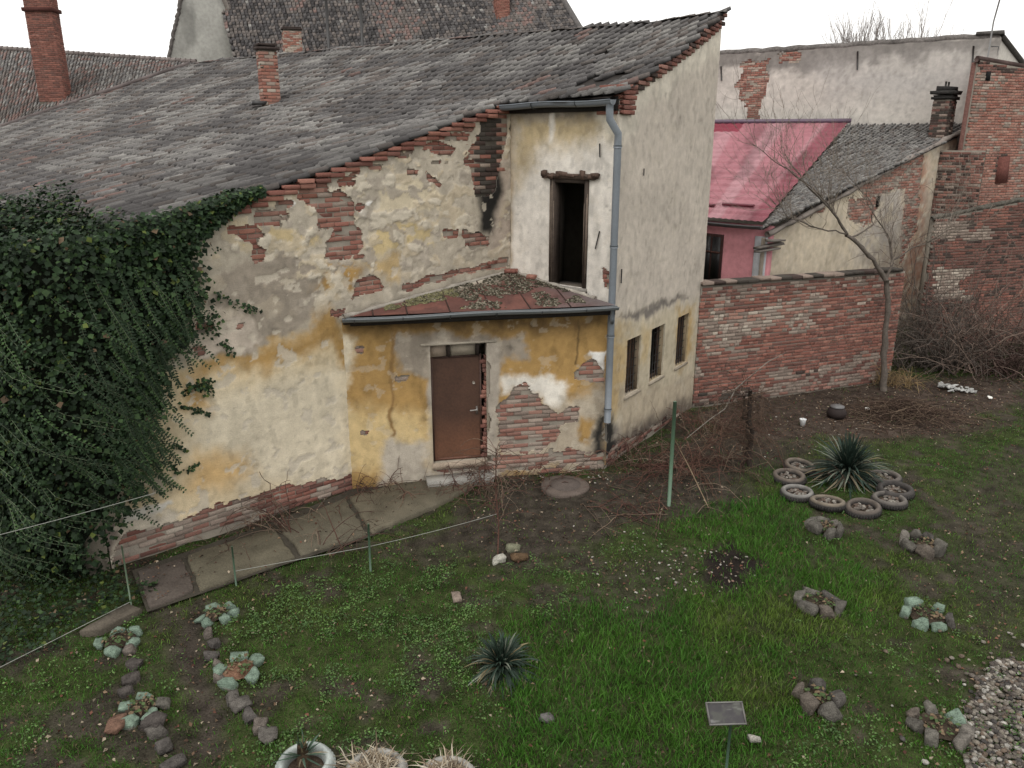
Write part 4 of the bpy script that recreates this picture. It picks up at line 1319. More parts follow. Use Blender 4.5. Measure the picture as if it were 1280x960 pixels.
# ---- tall rendered party wall
rw0, rw1 = np.array([5.5, 33.0]), np.array([15.75, 27.2])
RF, LR = far_frame(rw0, rw1)
rend = thing('rendered_building', (10, 30, 0), 'tall blank rendered party wall with strip of bare brick', 'building')
ztl, ztr = RF.uz(897, 68)[1], RF.uz(1250, 46)[1]
ul, ur = RF.uz(897, 68)[0], RF.uz(1250, 46)[0]
rtop = lambda u: ztl + (ztr - ztl) * (np.asarray(u) - ul) / (ur - ul)
Rp = RF.poly
rl = [(Rp([(890, 60), (1255, 40), (1255, 66), (1100, 76), (1050, 92), (890, 82)]), lin(128, 122, 116), .12, 2.0, 0),
      (Rp([(1020, 85), (1120, 80), (1240, 70), (1240, 130), (1150, 120), (1040, 115)]), lin(176, 170, 164), .5, 2.0, 0)]
rh = [(Rp([(925, 78), (962, 75), (958, 95), (955, 110), (950, 130), (952, 160), (932, 160), (934, 130), (920, 112), (928, 92)]), 1.4), (Rp([(975, 66), (1000, 64), (1000, 76), (975, 78)]), .9)]
plaster_wall('party_wall', RF, 0, ur + .05, rtop, .07, lin(192, 184, 174), rl, rh, parent=rend, seed=53, grime=.25, limit=0, chips=.0, mottle=.3, rough=.8, brick_sel=lambda u, z: int(R.choice([0, 1, 3, 4, 9, 5])), thick=.045)
uu = np.linspace(0, ur, 46)
MB().tube(RF.pt(uu, rtop(uu) + .02 + R.normal(0, .015, 46), -.12), .14, jitter_col(lin(104, 98, 94), .12, 46), 6).build('coping', M['stone'], rend)
e_ = RF.pt(ur, 0, 0)
simple_wall('end_wall', e_, e_ + np.array([6.0, 6.0, 0]), 0, float(rtop(ur)) + .02, 7.2, .2, lin(176, 170, 160), rend)
MB().tube([RF.pt(ur, float(rtop(ur)) + .05, -.1), np.array([e_[0] + 6, e_[1] + 6, 7.25])], .12, lin(84, 78, 74), 6).build('end_coping', M['stone'], rend)
MB().box(RF.pt(ur - .3, float(rtop(ur)) + .14, -.1), (.8, .3, .12), lin(92, 88, 84), [RF.d, RF.n, UP], .02).build('cap_stone', M['stone'], rend)
for px, py, ln in ((1216, 72, .7), (1072, 76, .6), (902, 92, .5)):
    u, z = RF.uz(px, py)
    MB().tube([RF.pt(u - .03, z + ln / 2, .05), RF.pt(u + .03, z - ln / 2, .05)], .03, lin(60, 56, 54), 5).build('wall_anchor', M['rust'], rend)

# ---- tall brick building at the right
tb = at(1226, 75, 25.3)
brk = thing('brick_building', (tb[0], tb[1], 0), 'tall red brick building with bricked up opening and rooftop aerial', 'building')
TF, LT = far_frame(tb[:2], tb[:2] + np.array([8.0, 2.4]))
z_t = tb[2]
def tf_sel(u, z):
    px, py, _ = proj(TF.pt(u, z))
    if 1244 < px < 1262 and 192 < py < 226: return int(R.choice([6, 3, 11]))
    n = fbm(np.array([u * 1.2]), np.array([z * 1.2]), 61, 3)[0]
    if py < 92: return int(R.choice([3, 6, 11]))
    return int(R.choice([5, 2, 9, 4, 10])) if n > .5 else int(R.choice([0, 2, 5, 4]))
brick_wall('wall_face', TF, 0, LT, lambda u: z_t - .10 * np.asarray(u), tf_sel, brk, 0, z0=1.5)
MB().tube([TF.pt(u, z_t - .10 * u + .03, -.1) for u in np.linspace(-.05, LT, 24)], .10, jitter_col(lin(74, 58, 54), .15, 24), 6).build('roof_edge', M['tile'], brk)
u_, z_ = TF.uz(1235, 95)
MB().box(TF.pt(u_, z_, -.02), (.16, .08, .26), lin(26, 24, 24), [TF.d, TF.n, UP]).build('vent_hole', M['dark'], brk)
u_, z_ = TF.uz(1253, 212)
MB().box(TF.pt(u_, z_, .0), (.46, .06, .8), lin(112, 66, 58), [TF.d, TF.n, UP], .02).build('blocked_opening', M['brick'], brk)
# return wall towards the left/back
vdir_ = unit(np.array([tb[0], tb[1], 0]))
simple_wall('side_wall', TF.pt(.06, 0, -.1), TF.pt(.06, 0, -.1) + vdir_ * 5 + np.array([.3, 0, 0]), 0, z_t - .05, z_t - .05, .2, lin(112, 76, 68), brk, 'brick')
q0, q1 = at(1166, 250, 25.6), at(1222, 250, 24.9)
QF, LQ = far_frame(q0, q1)
brick_wall('pier', QF, 0, LQ, lambda u: 5.55 + .0 * np.asarray(u), lambda u, z: int(R.choice([3, 6, 10, 4, 11])), brk, 0, z0=.0)
# aerial on its roof
pa = TF.pt(.5, z_t - .1, -.25)
aer = thing('television_aerial', pa, 'thin television aerial on the tall brick building', 'aerial')
MB().tube([pa, pa + UP * 1.2, pa + UP * 2.15 + np.array([.12, 0, 0])], .022, lin(110, 108, 106), 6).build('mast', M['metal'], aer)
mb = MB().tube([pa + UP * 2.05 + np.array([-.32, 0, .02]), pa + UP * 2.05 + np.array([.55, .0, .03])], .016, lin(120, 118, 116), 5)
for k in range(5):
    q = pa + UP * 2.05 + np.array([-.28 + k * .2, 0, .022])
    mb.tube([q - np.array([0, .25, 0]), q + np.array([0, .25, 0])], .008, lin(120, 118, 116), 4)
mb.build('boom', M['metal'], aer)
mb = MB().tube([pa + np.array([.0, -.1, .5]), pa + np.array([.22, -.1, .5]), pa + np.array([.22, -.1, .18])], .02, lin(70, 68, 66), 5)
mb.build('bracket', M['metal'], aer)

# ---- lower dark brick wall in the corner
d0, d1 = at(1167, 300, 22.0)[:2], np.array([20.5, 24.6])
DF, LD = far_frame(d0, d1)
low = thing('boundary_wall', (d0[0], d0[1], 0), 'low soot darkened brick wall with lime plaster remnants beside the thicket', 'wall')
def df_sel(u, z):
    px, py, _ = proj(DF.pt(u, z))
    n = fbm(np.array([u * 1.3]), np.array([z * 1.6]), 71, 3)[0]
    if 1170 < px < 1215 and 335 < py < 375 and n > .4: return int(R.choice([8, 10, 9]))
    if 1170 < px < 1240 and 278 < py < 300 and n > .5: return int(R.choice([9, 10]))
    return int(R.choice([3, 6, 11, 6])) if n > .45 else int(R.choice([1, 0, 3, 6]))
dzt = DF.uz(1167, 274)[1]; dzt2 = DF.uz(1279, 252)[1]; ud2 = DF.uz(1279, 252)[0]
brick_wall('wall_face', DF, 0, LD, lambda u: dzt + (dzt2 - dzt) * np.clip(np.asarray(u) / ud2, 0, 1.2), df_sel, low, 300, dark=.7)
MB().tube([DF.pt(u, dzt + (dzt2 - dzt) * min(u / ud2, 1.2) + .04 + R.normal(0, .015), -.08) for u in np.linspace(-.1, LD, 40)], R.uniform(.05, .1, 40), jitter_col(lin(84, 80, 72), .2, 40), 6).build('coping', M['stone'], low)
# outer walls that the camera glimpses between the buildings
# ------------------------------------------------------------------ ground
def G2(pts): return [tuple(gp(*p)[:2]) for p in pts]
SOIL1 = G2([(470, 690), (560, 640), (640, 600), (760, 590), (860, 540), (960, 540), (1000, 560), (930, 600), (880, 640), (800, 660), (740, 690), (660, 715), (560, 700)])
MUD = G2([(196, 775), (250, 755), (262, 850), (262, 965), (205, 965), (205, 880)])
BRUSH = G2([(860, 520), (900, 500), (1110, 470), (1290, 470), (1290, 500), (1200, 550), (1080, 550), (1000, 548), (930, 560)])
DARKR = G2([(1200, 600), (1290, 560), (1290, 840), (1230, 800), (1180, 700)])
COMPOST = G2([(880, 705), (920, 690), (942, 715), (925, 745), (885, 735)])
COMPOST2 = G2([(735, 700), (850, 690), (880, 740), (790, 770), (740, 735)])
GRAVEL = G2([(1300, 818), (1254, 838), (1226, 882), (1208, 970), (1310, 970)])
IVYG = G2([(-40, 690), (125, 690), (178, 740), (150, 765), (-40, 860)])
LUSH = G2([(620, 800), (700, 770), (850, 745), (900, 720), (960, 640), (1010, 690), (1120, 690), (1110, 760), (1010, 800), (1000, 905), (900, 970), (600, 970)])
LUSH2 = G2([(830, 640), (960, 590), (1010, 640), (980, 720), (860, 690)])
PATHP = G2([(165, 714), (345, 652), (440, 612), (610, 590), (612, 598), (460, 673), (333, 714), (246, 745), (184, 766)])
WEEDY = G2([(330, 720), (560, 700), (740, 690), (760, 780), (620, 790), (560, 960), (330, 960), (290, 800)])
YELL = G2([(1120, 530), (1290, 540), (1290, 640), (1200, 620)])

def ground_masks(x, y):
    wx = x + (fbm(x * 1.7, y * 1.7, 301, 4) - .5) * 1.1
    wy = y + (fbm(x * 1.7 + 40, y * 1.7, 302, 4) - .5) * 1.1
    def msk(p, soft=.25): return 1 - sstep(-soft, soft, sdpoly(wx, wy, p))
    soil = np.maximum.reduce([msk(SOIL1, .45) * .95, msk(MUD, .22), msk(BRUSH, .4), msk(COMPOST, .15), msk(COMPOST2, .3) * .55, msk(DARKR, .5) * .6])
    n = fbm(x * 1.1, y * 1.1, 310, 5)
    n2 = fbm(x * 3.4, y * 3.4, 311, 4)
    bare = sstep(.50, .62, n * .5 + n2 * .5)
    lush = np.maximum(msk(LUSH, .5), msk(LUSH2, .3))
    soil = np.clip(np.maximum(soil, bare * .85 * (1 - lush * .8)), 0, 1)
    return soil, lush, msk
def ground_h(x, y):
    h = (fbm(x * .9, y * .9, 320, 4) - .5) * .12 + (fbm(x * 5, y * 5, 321, 3) - .5) * .035
    return h - .015
xs = np.concatenate([-np.geomspace(10, 900, 26)[::-1], np.arange(-9.4, 15.6, .075), np.geomspace(16, 900, 26)])
ys = np.concatenate([-np.geomspace(3, 900, 20)[::-1], [-1, 1, 2.5, 4], np.arange(4.6, 23.5, .075), np.geomspace(24, 1500, 26)])
Xg, Yg = np.meshgrid(xs, ys)
soil, lush, msk = ground_masks(Xg, Yg)
n3 = fbm(Xg * 2.2, Yg * 2.2, 330, 4); n4 = fbm(Xg * 9, Yg * 9, 331, 3)
cs = lin(60, 53, 46) * (.6 + .8 * n4)[..., None]
br = msk(BRUSH, .4)[..., None]
cs = cs * (1 - br) + lin(68, 57, 49) * (.6 + .8 * n4)[..., None] * br
cg = lin(50, 58, 32) * (.6 + .8 * n3)[..., None]
colr = cg * (1 - soil[..., None]) + cs * soil[..., None]
cm = msk(COMPOST, .15)[..., None]
colr = colr * (1 - cm) + lin(34, 29, 26) * cm
hz = ground_h(Xg, Yg)
edge_fade = 1 - sstep(20, 24, np.abs(Yg))
hz = hz * edge_fade * (np.abs(Xg) < 16)
pathm = 1 - sstep(-.05, .15, sdpoly(Xg, Yg, PATHP))
hz = hz * (1 - pathm) - .03 * pathm
mudm = msk(MUD, .3); hz = hz - .05 * mudm
# mound at the foot of the old vine
vx, vy = gp(905, 588)[:2]
hz = hz + .20 * np.exp(-(((Xg - vx) / .8) ** 2 + ((Yg - vy) / .45) ** 2))
hz = hz + .10 * np.exp(-(((Xg - gp(910, 720)[0]) / .5) ** 2 + ((Yg - gp(910, 720)[1]) / .35) ** 2))
ground = tag(MB().grid(np.stack([Xg, Yg, hz], -1), colr).build('ground', M['soil'], smooth=True), kind='structure')
def gz(x, y):
    i = np.clip(np.searchsorted(xs, x) - 1, 0, len(xs) - 2); j = np.clip(np.searchsorted(ys, y) - 1, 0, len(ys) - 2)
    tx = (x - xs[i]) / (xs[i + 1] - xs[i]); ty = (y - ys[j]) / (ys[j + 1] - ys[j])
    return (hz[j, i] * (1 - tx) + hz[j, i + 1] * tx) * (1 - ty) + (hz[j + 1, i] * (1 - tx) + hz[j + 1, i + 1] * tx) * ty
def gpt(px, py, dz=0.0):
    p = gp(px, py)
    p[2] = float(gz(p[0:1], p[1:2])[0]) + dz
    return p

# house footprint test so that nothing grows indoors
FOOT = [tuple(A2), tuple(Q2), tuple(P1), tuple(P2), tuple(P2 + np.array([0, 12])), tuple(A2 + edir * 25 + mdir * 8), tuple(A2 + edir * 25)]
WALLL = [tuple(W0[:2]), tuple(W1[:2]), tuple(d0), tuple(d1), (30, 40), (4, 40)]
def free(x, y, m=.05):
    return (sdpoly(x, y, FOOT) > m) & (sdpoly(x, y, PATHP) > -.04) & (sdpoly(x, y, WALLL) > m)
def sample_xy(n):
    """points on the ground spread so that they fill the view evenly, nearer ground denser"""
    y = 5.4 + (21.0 - 5.4) * R.random(n) ** 1.25
    x = R.uniform(-1, 1, n) * (y * .74 + 1.6)
    return x, y

# ---- grass
def blades(n, hfun, wid, dens, colfun, seed):
    x, y = sample_xy(n)
    soil_, lush_, mk = ground_masks(x, y)
    keep = free(x, y) & (R.random(n) < dens(x, y, soil_, lush_))
    x, y, lush_, soil_ = x[keep], y[keep], lush_[keep], soil_[keep]
    k = len(x)
    z = gz(x, y)
    h = hfun(x, y, lush_) * R.uniform(.55, 1.25, k)
    a = R.uniform(0, 2 * math.pi, k); lean = R.uniform(.15, 1.0, k) * h
    w = wid * R.uniform(.7, 1.3, k)
    b = R.uniform(0, math.pi, k)
    px_, py_ = np.cos(b) * w, np.sin(b) * w
    base = np.stack([x, y, z - .01], 1)
    mid = base + np.stack([np.cos(a) * lean * .35, np.sin(a) * lean * .35, h * .62], 1)
    tip = base + np.stack([np.cos(a) * lean, np.sin(a) * lean, h], 1)
    pw = np.stack([px_, py_, np.zeros(k)], 1)
    V = np.stack([base - pw, base + pw, mid + pw * .7, mid - pw * .7, tip], 1).reshape(-1, 3)
    i = np.arange(k) * 5
    c = colfun(x, y, lush_, k)
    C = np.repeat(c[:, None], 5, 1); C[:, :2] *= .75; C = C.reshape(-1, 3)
    mb = MB()
    mb.v.append(V); mb.c.append(C); mb.n = len(V)
    mb.f.append(np.stack([i, i + 1, i + 2, i + 3], 1)); mb.f.append(np.stack([i + 3, i + 2, i + 4], 1))
    return mb, k
def grass_col(x, y, l, k):
    t = fbm(x * 1.6, y * 1.6, 340, 4)
    t2 = fbm(x * .7 + 5, y * .7, 341, 3)
    g = lin(80, 122, 42)[None] * (1 - t[:, None]) + lin(56, 104, 34)[None] * t[:, None]
    yl = sstep(.55, .75, t2)[:, None] * .4
    g = g * (1 - yl) + lin(124, 128, 64)[None] * yl
    g = g * R.uniform(.65, 1.35, (k, 1))
    dry = R.random(k) < (.05 + .10 * (1 - l))
    g[dry] = lin(118, 106, 74) * R.uniform(.6, 1.1, (dry.sum(), 1))
    return g * .80
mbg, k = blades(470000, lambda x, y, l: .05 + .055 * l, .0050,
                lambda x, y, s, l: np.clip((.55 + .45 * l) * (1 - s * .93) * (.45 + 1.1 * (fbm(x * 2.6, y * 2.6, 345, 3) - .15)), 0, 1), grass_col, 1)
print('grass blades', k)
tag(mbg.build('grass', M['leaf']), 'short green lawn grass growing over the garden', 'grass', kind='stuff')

# ---- low broad-leaved weeds
def leaf_cloud(pts, nrm, size, col, aspect=.7, fold=.25):
    """kite leaves: pts (n,3), nrm (n,3) facing, size (n,), col (n,3)"""
    n = len(pts)
    t = R.normal(0, 1, (n, 3)); t -= nrm * (t * nrm).sum(1)[:, None]; t /= np.linalg.norm(t, axis=1)[:, None] + 1e-9
    return leaf_dir(pts, nrm, t, size, col, aspect, fold)
def leaf_dir(pts, nrm, t, size, col, aspect=.7, fold=.25):
    n = len(pts)
    b = np.cross(nrm, t)
    s = size[:, None]
    V = np.stack([pts, pts + t * s * .42 + b * s * aspect * .5 + nrm * s * fold * .5, pts + t * s * 1.0 - nrm * s * fold * .3, pts + t * s * .42 - b * s * aspect * .5 + nrm * s * fold * .5, pts + t * s * .5], 1)
    i = np.arange(n) * 5
    F = np.concatenate([np.stack([i, i + 1, i + 4], 1), np.stack([i + 1, i + 2, i + 4], 1), np.stack([i + 2, i + 3, i + 4], 1), np.stack([i + 3, i, i + 4], 1)])
    C = np.repeat(col[:, None], 5, 1).reshape(-1, 3)
    return V.reshape(-1, 3), F, C
n = 42000
x, y = sample_xy(n)
s_, l_, mk = ground_masks(x, y)
wd = 1 - sstep(-.6, .6, sdpoly(x, y, WEEDY))
keep = free(x, y) & (R.random(n) < np.clip(.22 + .75 * wd - .6 * l_ * .8 - s_ * .55, 0.02, 1) * sstep(.38, .6, fbm(x * 2, y * 2, 350, 3)))
x, y = x[keep], y[keep]; k = len(x)
m = 7
cx = np.repeat(x, m); cy = np.repeat(y, m)
an = R.uniform(0, 6.28, k * m); rr = R.uniform(.0, .06, k * m)
lx, ly = cx + np.cos(an) * rr, cy + np.sin(an) * rr
P = np.stack([lx, ly, gz(lx, ly) + R.uniform(.01, .06, k * m)], 1)
nr = np.stack([R.normal(0, .35, k * m), R.normal(0, .35, k * m), np.ones(k * m)], 1); nr /= np.linalg.norm(nr, axis=1)[:, None]
tt = np.stack([np.cos(an), np.sin(an), R.normal(.1, .2, k * m)], 1); tt -= nr * (tt * nr).sum(1)[:, None]; tt /= np.linalg.norm(tt, axis=1)[:, None]
cc = .78 * np.repeat(np.where(R.random((k, 1)) < .5, lin(98, 128, 70), lin(80, 108, 62)) * R.uniform(.7, 1.25, (k, 1)), m, 0) * R.uniform(.8, 1.2, (k * m, 1))
mb = MB(); mb.add(*leaf_dir(P, nr, tt, R.uniform(.012, .038, k * m), cc))
tag(mb.build('weeds', M['leaf']), 'small broad leaved weeds scattered through the lawn', 'weeds', kind='stuff')
print('weeds', k)

# ---- fallen leaves and crumbs
n = 60000
x, y = sample_xy(n)
s_, l_, mk = ground_masks(x, y)
br_ = mk(BRUSH, .5)
wallnear = np.exp(-np.maximum(sdpoly(x, y, FOOT), 0) / .35) + np.exp(-np.maximum(sdpoly(x, y, WALLL), 0) / .6)
keep = (sdpoly(x, y, FOOT) > .03) & (sdpoly(x, y, WALLL) > .03) & (R.random(n) < np.clip(.09 + .28 * s_ + .55 * br_ + .9 * wallnear * (.3 + .7 * (sdpoly(x, y, PATHP) > -.5)), 0, .95))
x, y = x[keep], y[keep]; k = len(x)
P = np.stack([x, y, np.maximum(gz(x, y), np.where(sdpoly(x, y, PATHP) < 0, .045, -1)) + R.uniform(.006, .03, k)], 1)
nr = np.stack([R.normal(0, .5, k), R.normal(0, .5, k), np.ones(k)], 1); nr /= np.linalg.norm(nr, axis=1)[:, None]
pal = np.array([lin(112, 84, 62), lin(92, 66, 50), lin(140, 112, 84), lin(78, 60, 50), lin(124, 76, 58), lin(168, 150, 126)])
mb = MB(); mb.add(*leaf_cloud(P, nr, R.uniform(.015, .06, k), pal[R.integers(0, 6, k)] * R.uniform(.35, 1.0, (k, 1)), .65, .4))
tag(mb.build('leaf_litter', M['litter']), 'dry brown fallen leaves along the walls and bare soil', 'leaf litter', kind='stuff')
print('litter', k)

# ------------------------------------------------------------------ path slabs
path = MB()
pz = np.array([*PATHP])
pp = [(*p, .012) for p in PATHP]
path.add(pp, [tuple(range(len(pp)))], lin(66, 61, 52))
path = tag(path.build('path', M['concrete']), kind='structure')
def slab(px_pts, col, z, parent):
    q = []
    P = [gp(*p)[:2] for p in px_pts]
    for i in range(len(P)):
        a_, b_ = P[i], P[(i + 1) % len(P)]
        nseg = max(2, int(np.linalg.norm(b_ - a_) / .12))
        for t in range(nseg):
            q.append(a_ + (b_ - a_) * t / nseg + R.normal(0, .012, 2))
    q = np.array(q); k = len(q)
    c = q.mean(0)
    V = [[*p, -.05] for p in q] + [[*p, z + R.normal(0, .002)] for p in q] + [[*(p * .965 + c * .035), z + .018] for p in q]
    F = [(i, (i + 1) % k, k + (i + 1) % k, k + i) for i in range(k)] + [(k + i, k + (i + 1) % k, 2 * k + (i + 1) % k, 2 * k + i) for i in range(k)]
    F.append(tuple(range(2 * k, 3 * k)))
    return MB().add(V, F, col).build('concrete_slab', M['concrete'], parent)
slab([(172, 718), (228, 700), (243, 741), (188, 762)], lin(82, 73, 66), .030, path)
slab([(234, 698), (342, 663), (368, 699), (250, 741)], lin(90, 84, 68), .036, path)
slab([(348, 661), (432, 626), (458, 671), (378, 696)], lin(92, 86, 71), .040, path)
slab([(437, 624), (500, 607), (612, 597), (560, 628), (464, 669)], lin(95, 88, 72), .044, path)
slab([(100, 794), (160, 760), (176, 766), (128, 792)], lin(88, 80, 69), .05, path)

# ------------------------------------------------------------------ manhole cover
mc = gpt(706, 608)
man = thing('manhole_cover', mc, 'weathered concrete manhole cover in the grass near the downpipe', 'manhole')
def lathe(mb, ctr, prof, col, n=28, wob=0.0):
    prof = np.asarray(prof, float)
    a_ = np.linspace(0, 2 * math.pi, n, endpoint=False)
    wb = 1 + wob * np.sin(a_ * 3 + R.uniform(0, 6))
    V = np.stack([np.outer(prof[:, 0], np.cos(a_) * wb), np.outer(prof[:, 0], np.sin(a_) * wb), np.repeat(prof[:, 1][:, None], n, 1)], -1) + np.asarray(ctr)
    k = len(prof)
    i, j = np.meshgrid(np.arange(k - 1), np.arange(n), indexing='ij'); j2 = (j + 1) % n
    F = np.stack([i * n + j, i * n + j2, (i + 1) * n + j2, (i + 1) * n + j], -1).reshape(-1, 4)
    c = np.asarray(col, float)
    if c.ndim == 2: c = np.repeat(c, n, 0)
    mb.add(V.reshape(-1, 3), F, c)
    return mb
mb = MB(); lathe(mb, mc, [(.42, -.05), (.43, .03), (.41, .055), (.30, .062), (.0, .066)], lin(96, 84, 76), 32, .02); mb.build('rim', M['concrete'], man)
mb = MB(); lathe(mb, mc + UP * .06, [(.28, .0), (.275, .015), (.12, .03), (.10, .034), (0, .034)], lin(88, 78, 72), 28); mb.build('lid', M['concrete'], man)
mb = MB(); mb.tube([mc + UP * .09 + np.array([-.06, 0, 0]), mc + UP * .12, mc + UP * .09 + np.array([.06, 0, 0])], .012, lin(70, 50, 40), 6); mb.build('ring', M['rust'], man)

# ------------------------------------------------------------------ stones
def rock(ctr, size, col, seed, cuts=9, block=False, rot=None, paint=None):
    r = np.random.default_rng(seed)
    # subdivided cube pushed onto cutting planes
    g = np.linspace(-1, 1, 5)
    V, F, key = [], [], {}
    def vid(p):
        k_ = tuple(np.round(p, 4))
        if k_ not in key:
            key[k_] = len(V); V.append(p)
        return key[k_]
    for ax in range(3):
        for sg in (-1, 1):
            for i in range(4):
                for j in range(4):
                    q = []
                    for (s_, t_) in ((i, j), (i + 1, j), (i + 1, j + 1), (i, j + 1)):
                        p = np.zeros(3); p[ax] = sg; p[(ax + 1) % 3] = g[s_]; p[(ax + 2) % 3] = g[t_]
                        q.append(vid(p))
                    F.append(q if sg > 0 else q[::-1])
    V = np.array(V)
    if not block:
        V = V / np.linalg.norm(V, axis=1)[:, None] * 1.2
    nc = 6 if block else cuts
    for k_ in range(nc):
        nn = r.normal(0, 1, 3); nn /= np.linalg.norm(nn)
        dd = r.uniform(.72, 1.05) if block else r.uniform(.62, .9)
        ov = np.maximum(V @ nn - dd, 0)
        V = V - ov[:, None] * nn
    V = V + r.normal(0, .035, V.shape)
    V = V * np.asarray(size) / 2
    a_ = r.uniform(0, 6.28) if rot is None else rot
    tl = r.normal(0, .12, 2)
    Rm = np.array([[math.cos(a_), -math.sin(a_), 0], [math.sin(a_), math.cos(a_), 0], [0, 0, 1]])
    Rt = np.array([[1, 0, tl[0]], [0, 1, tl[1]], [-tl[0], -tl[1], 1]])
    V = V @ Rt.T @ Rm.T
    zz = (V[:, 2] - V[:, 2].min()) / (np.ptp(V[:, 2]) + 1e-6)
    C = np.tile(np.asarray(col, float), (len(V), 1)) * r.uniform(.85, 1.15, (len(V), 1))
    if paint is not None:
        pm = (zz > .35 + r.uniform(-.15, .25)) | (r.random(len(V)) < .3)
        C = np.where(pm[:, None], np.asarray(paint) * r.uniform(.85, 1.12, (len(V), 1)), C)
    V = V + np.asarray(ctr)
    return V, F, C
GREYS = [lin(96, 92, 84), lin(86, 82, 75), lin(106, 100, 92), lin(92, 83, 74), lin(78, 74, 69)]
MINT = lin(110, 126, 112)
SEED = [500]
def stone_ring(px, py, r, n, label, mint=0.0, w=(.24, .2, .18), group='stone flower rings on the lawn', gap=(), fill=lin(62, 52, 42), mints=None, squash=1.0, cols=GREYS):
    c = gpt(px, py)
    t = thing('stone_ring', c, label, 'flower bed', group)
    a0 = R.uniform(0, 6.28) if not gap else gap[0]
    for k in range(n):
        SEED[0] += 1
        a_ = a0 + k * 2 * math.pi / n + R.normal(0, .06)
        p = c + np.array([math.cos(a_) * r, math.sin(a_) * r * squash, 0])
        p[2] = float(gz(p[0:1], p[1:2])[0]) + w[2] * .24
        isM = (k in mints) if mints is not None else (R.random() < mint)
        sz = np.array(w) * R.uniform(.72, 1.12, 3)
        V, F, C = rock(p, sz, cols[R.integers(0, len(cols))], SEED[0], block=isM or R.random() < .75, rot=a_ + math.pi / 2 + R.normal(0, .2), paint=MINT if isM else None)
        MB().add(V, F, C).build('stone', M['stone'], t)
    mb = MB(); q = r * .92
    aa_ = np.linspace(0, 6.28, 18)[:-1]
    V = [c + np.array([0, 0, .10])] + [c + np.array([math.cos(x_) * q * .9, math.sin(x_) * q * .9 * squash, .05 + R.normal(0, .012)]) for x_ in aa_]
    mb.add(V, [(0, i, i % 17 + 1) for i in range(1, 18)], fill); mb.build('soil', M['soil'], t)
    kk = 60
    rr_ = q * .8 * np.sqrt(R.random(kk)); an_ = R.uniform(0, 6.28, kk)
    P = c + np.stack([np.cos(an_) * rr_, np.sin(an_) * rr_ * squash, np.full(kk, .09) + R.uniform(0, .03, kk)], 1)
    nr_ = np.stack([R.normal(0, .5, kk), R.normal(0, .5, kk), np.ones(kk)], 1); nr_ /= np.linalg.norm(nr_, axis=1)[:, None]
    cl = np.where(R.random((kk, 1)) < .5, lin(74, 92, 56), lin(120, 98, 72)) * R.uniform(.6, 1.1, (kk, 1))
    MB().add(*leaf_cloud(P, nr_, R.uniform(.03, .07, kk), cl)).build('dead_leaves', M['litter'], t, kind='stuff')
    return t
GR = 'stone flower rings on the lawn'
stone_ring(1031, 664, .21, 6, 'small grey stone ring filled with soil beside the row of tyres', 0, (.23, .13, .24))
stone_ring(1153, 684, .25, 7, 'grey stone ring standing beyond the tyres towards the bare dark ground', 0, (.24, .14, .23))
stone_ring(1023, 757, .25, 6, 'grey stone ring heaped with dead leaves, behind the ring of five boulders', 0, (.24, .14, .19))
stone_ring(1158, 773, .25, 6, 'stone ring mostly painted mint green between bare dark ground and the gravel', 1.0, (.20, .12, .16), mints=(0, 2, 3, 4, 5))
stone_ring(1022, 880, .21, 5, 'ring of five large upright grey boulders', 0, (.20, .15, .25))
stone_ring(1172, 912, .24, 7, 'loose ring of brown boulders with single green brick beside the gravel', .0, (.18, .14, .19), mints=(2,))
stone_ring(272, 770, .20, 6, 'ring of pale green blocks next to the concrete path, not overgrown', 1.0, (.16, .13, .12), mints=(0, 1, 2, 3, 4, 5))
stone_ring(150, 802, .22, 5, 'ring of pale green blocks overgrown with ivy', 1.0, (.17, .14, .13), mints=(0, 1, 2, 3, 4))
stone_ring(300, 843, .22, 5, 'ring of green painted blocks around rusty brown dead leaves', 1.0, (.19, .16, .16), mints=(0, 1, 2, 3, 4), fill=lin(104, 74, 56))
stone_ring(178, 888, .20, 5, 'ring of green blocks with an orange brown brick beside it', 1.0, (.17, .14, .14), mints=(0, 1, 2, 3))

def edging(pts, label):
    c = gpt(*pts[0][:2])
    t = thing('stone_edging', c, label, 'path edging', 'stone edgings of the mud path')
    for (px, py, s) in pts:
        SEED[0] += 1
        p = gpt(px, py, .03 * s)
        V, F, C = rock(p, np.array([.20, .15, .12]) * s * .85 * R.uniform(.85, 1.15, 3), [lin(90, 85, 79), lin(80, 75, 71), lin(100, 91, 83), lin(74, 68, 64)][R.integers(0, 4)], SEED[0], block=True)
        MB().add(V, F, C).build('stone', M['stone'], t)
edging([(162, 815, 1), (168, 833, 1.1), (164, 850, 1), (158, 865, .9), (192, 905, 1.5), (205, 935, 1.2), (217, 955, 1.3), (196, 916, 1.2)], 'row of rough edging stones running past the ivy covered green ring')
edging([(260, 792, .9), (268, 806, 1.0), (265, 820, 1.1), (272, 832, .9), (276, 848, 1), (292, 875, 1.1), (302, 884, 1.2), (312, 898, 1.1), (325, 908, .9), (335, 922, 1.3), (322, 912, .8)], 'row of rough edging stones running past the leaf filled green ring')

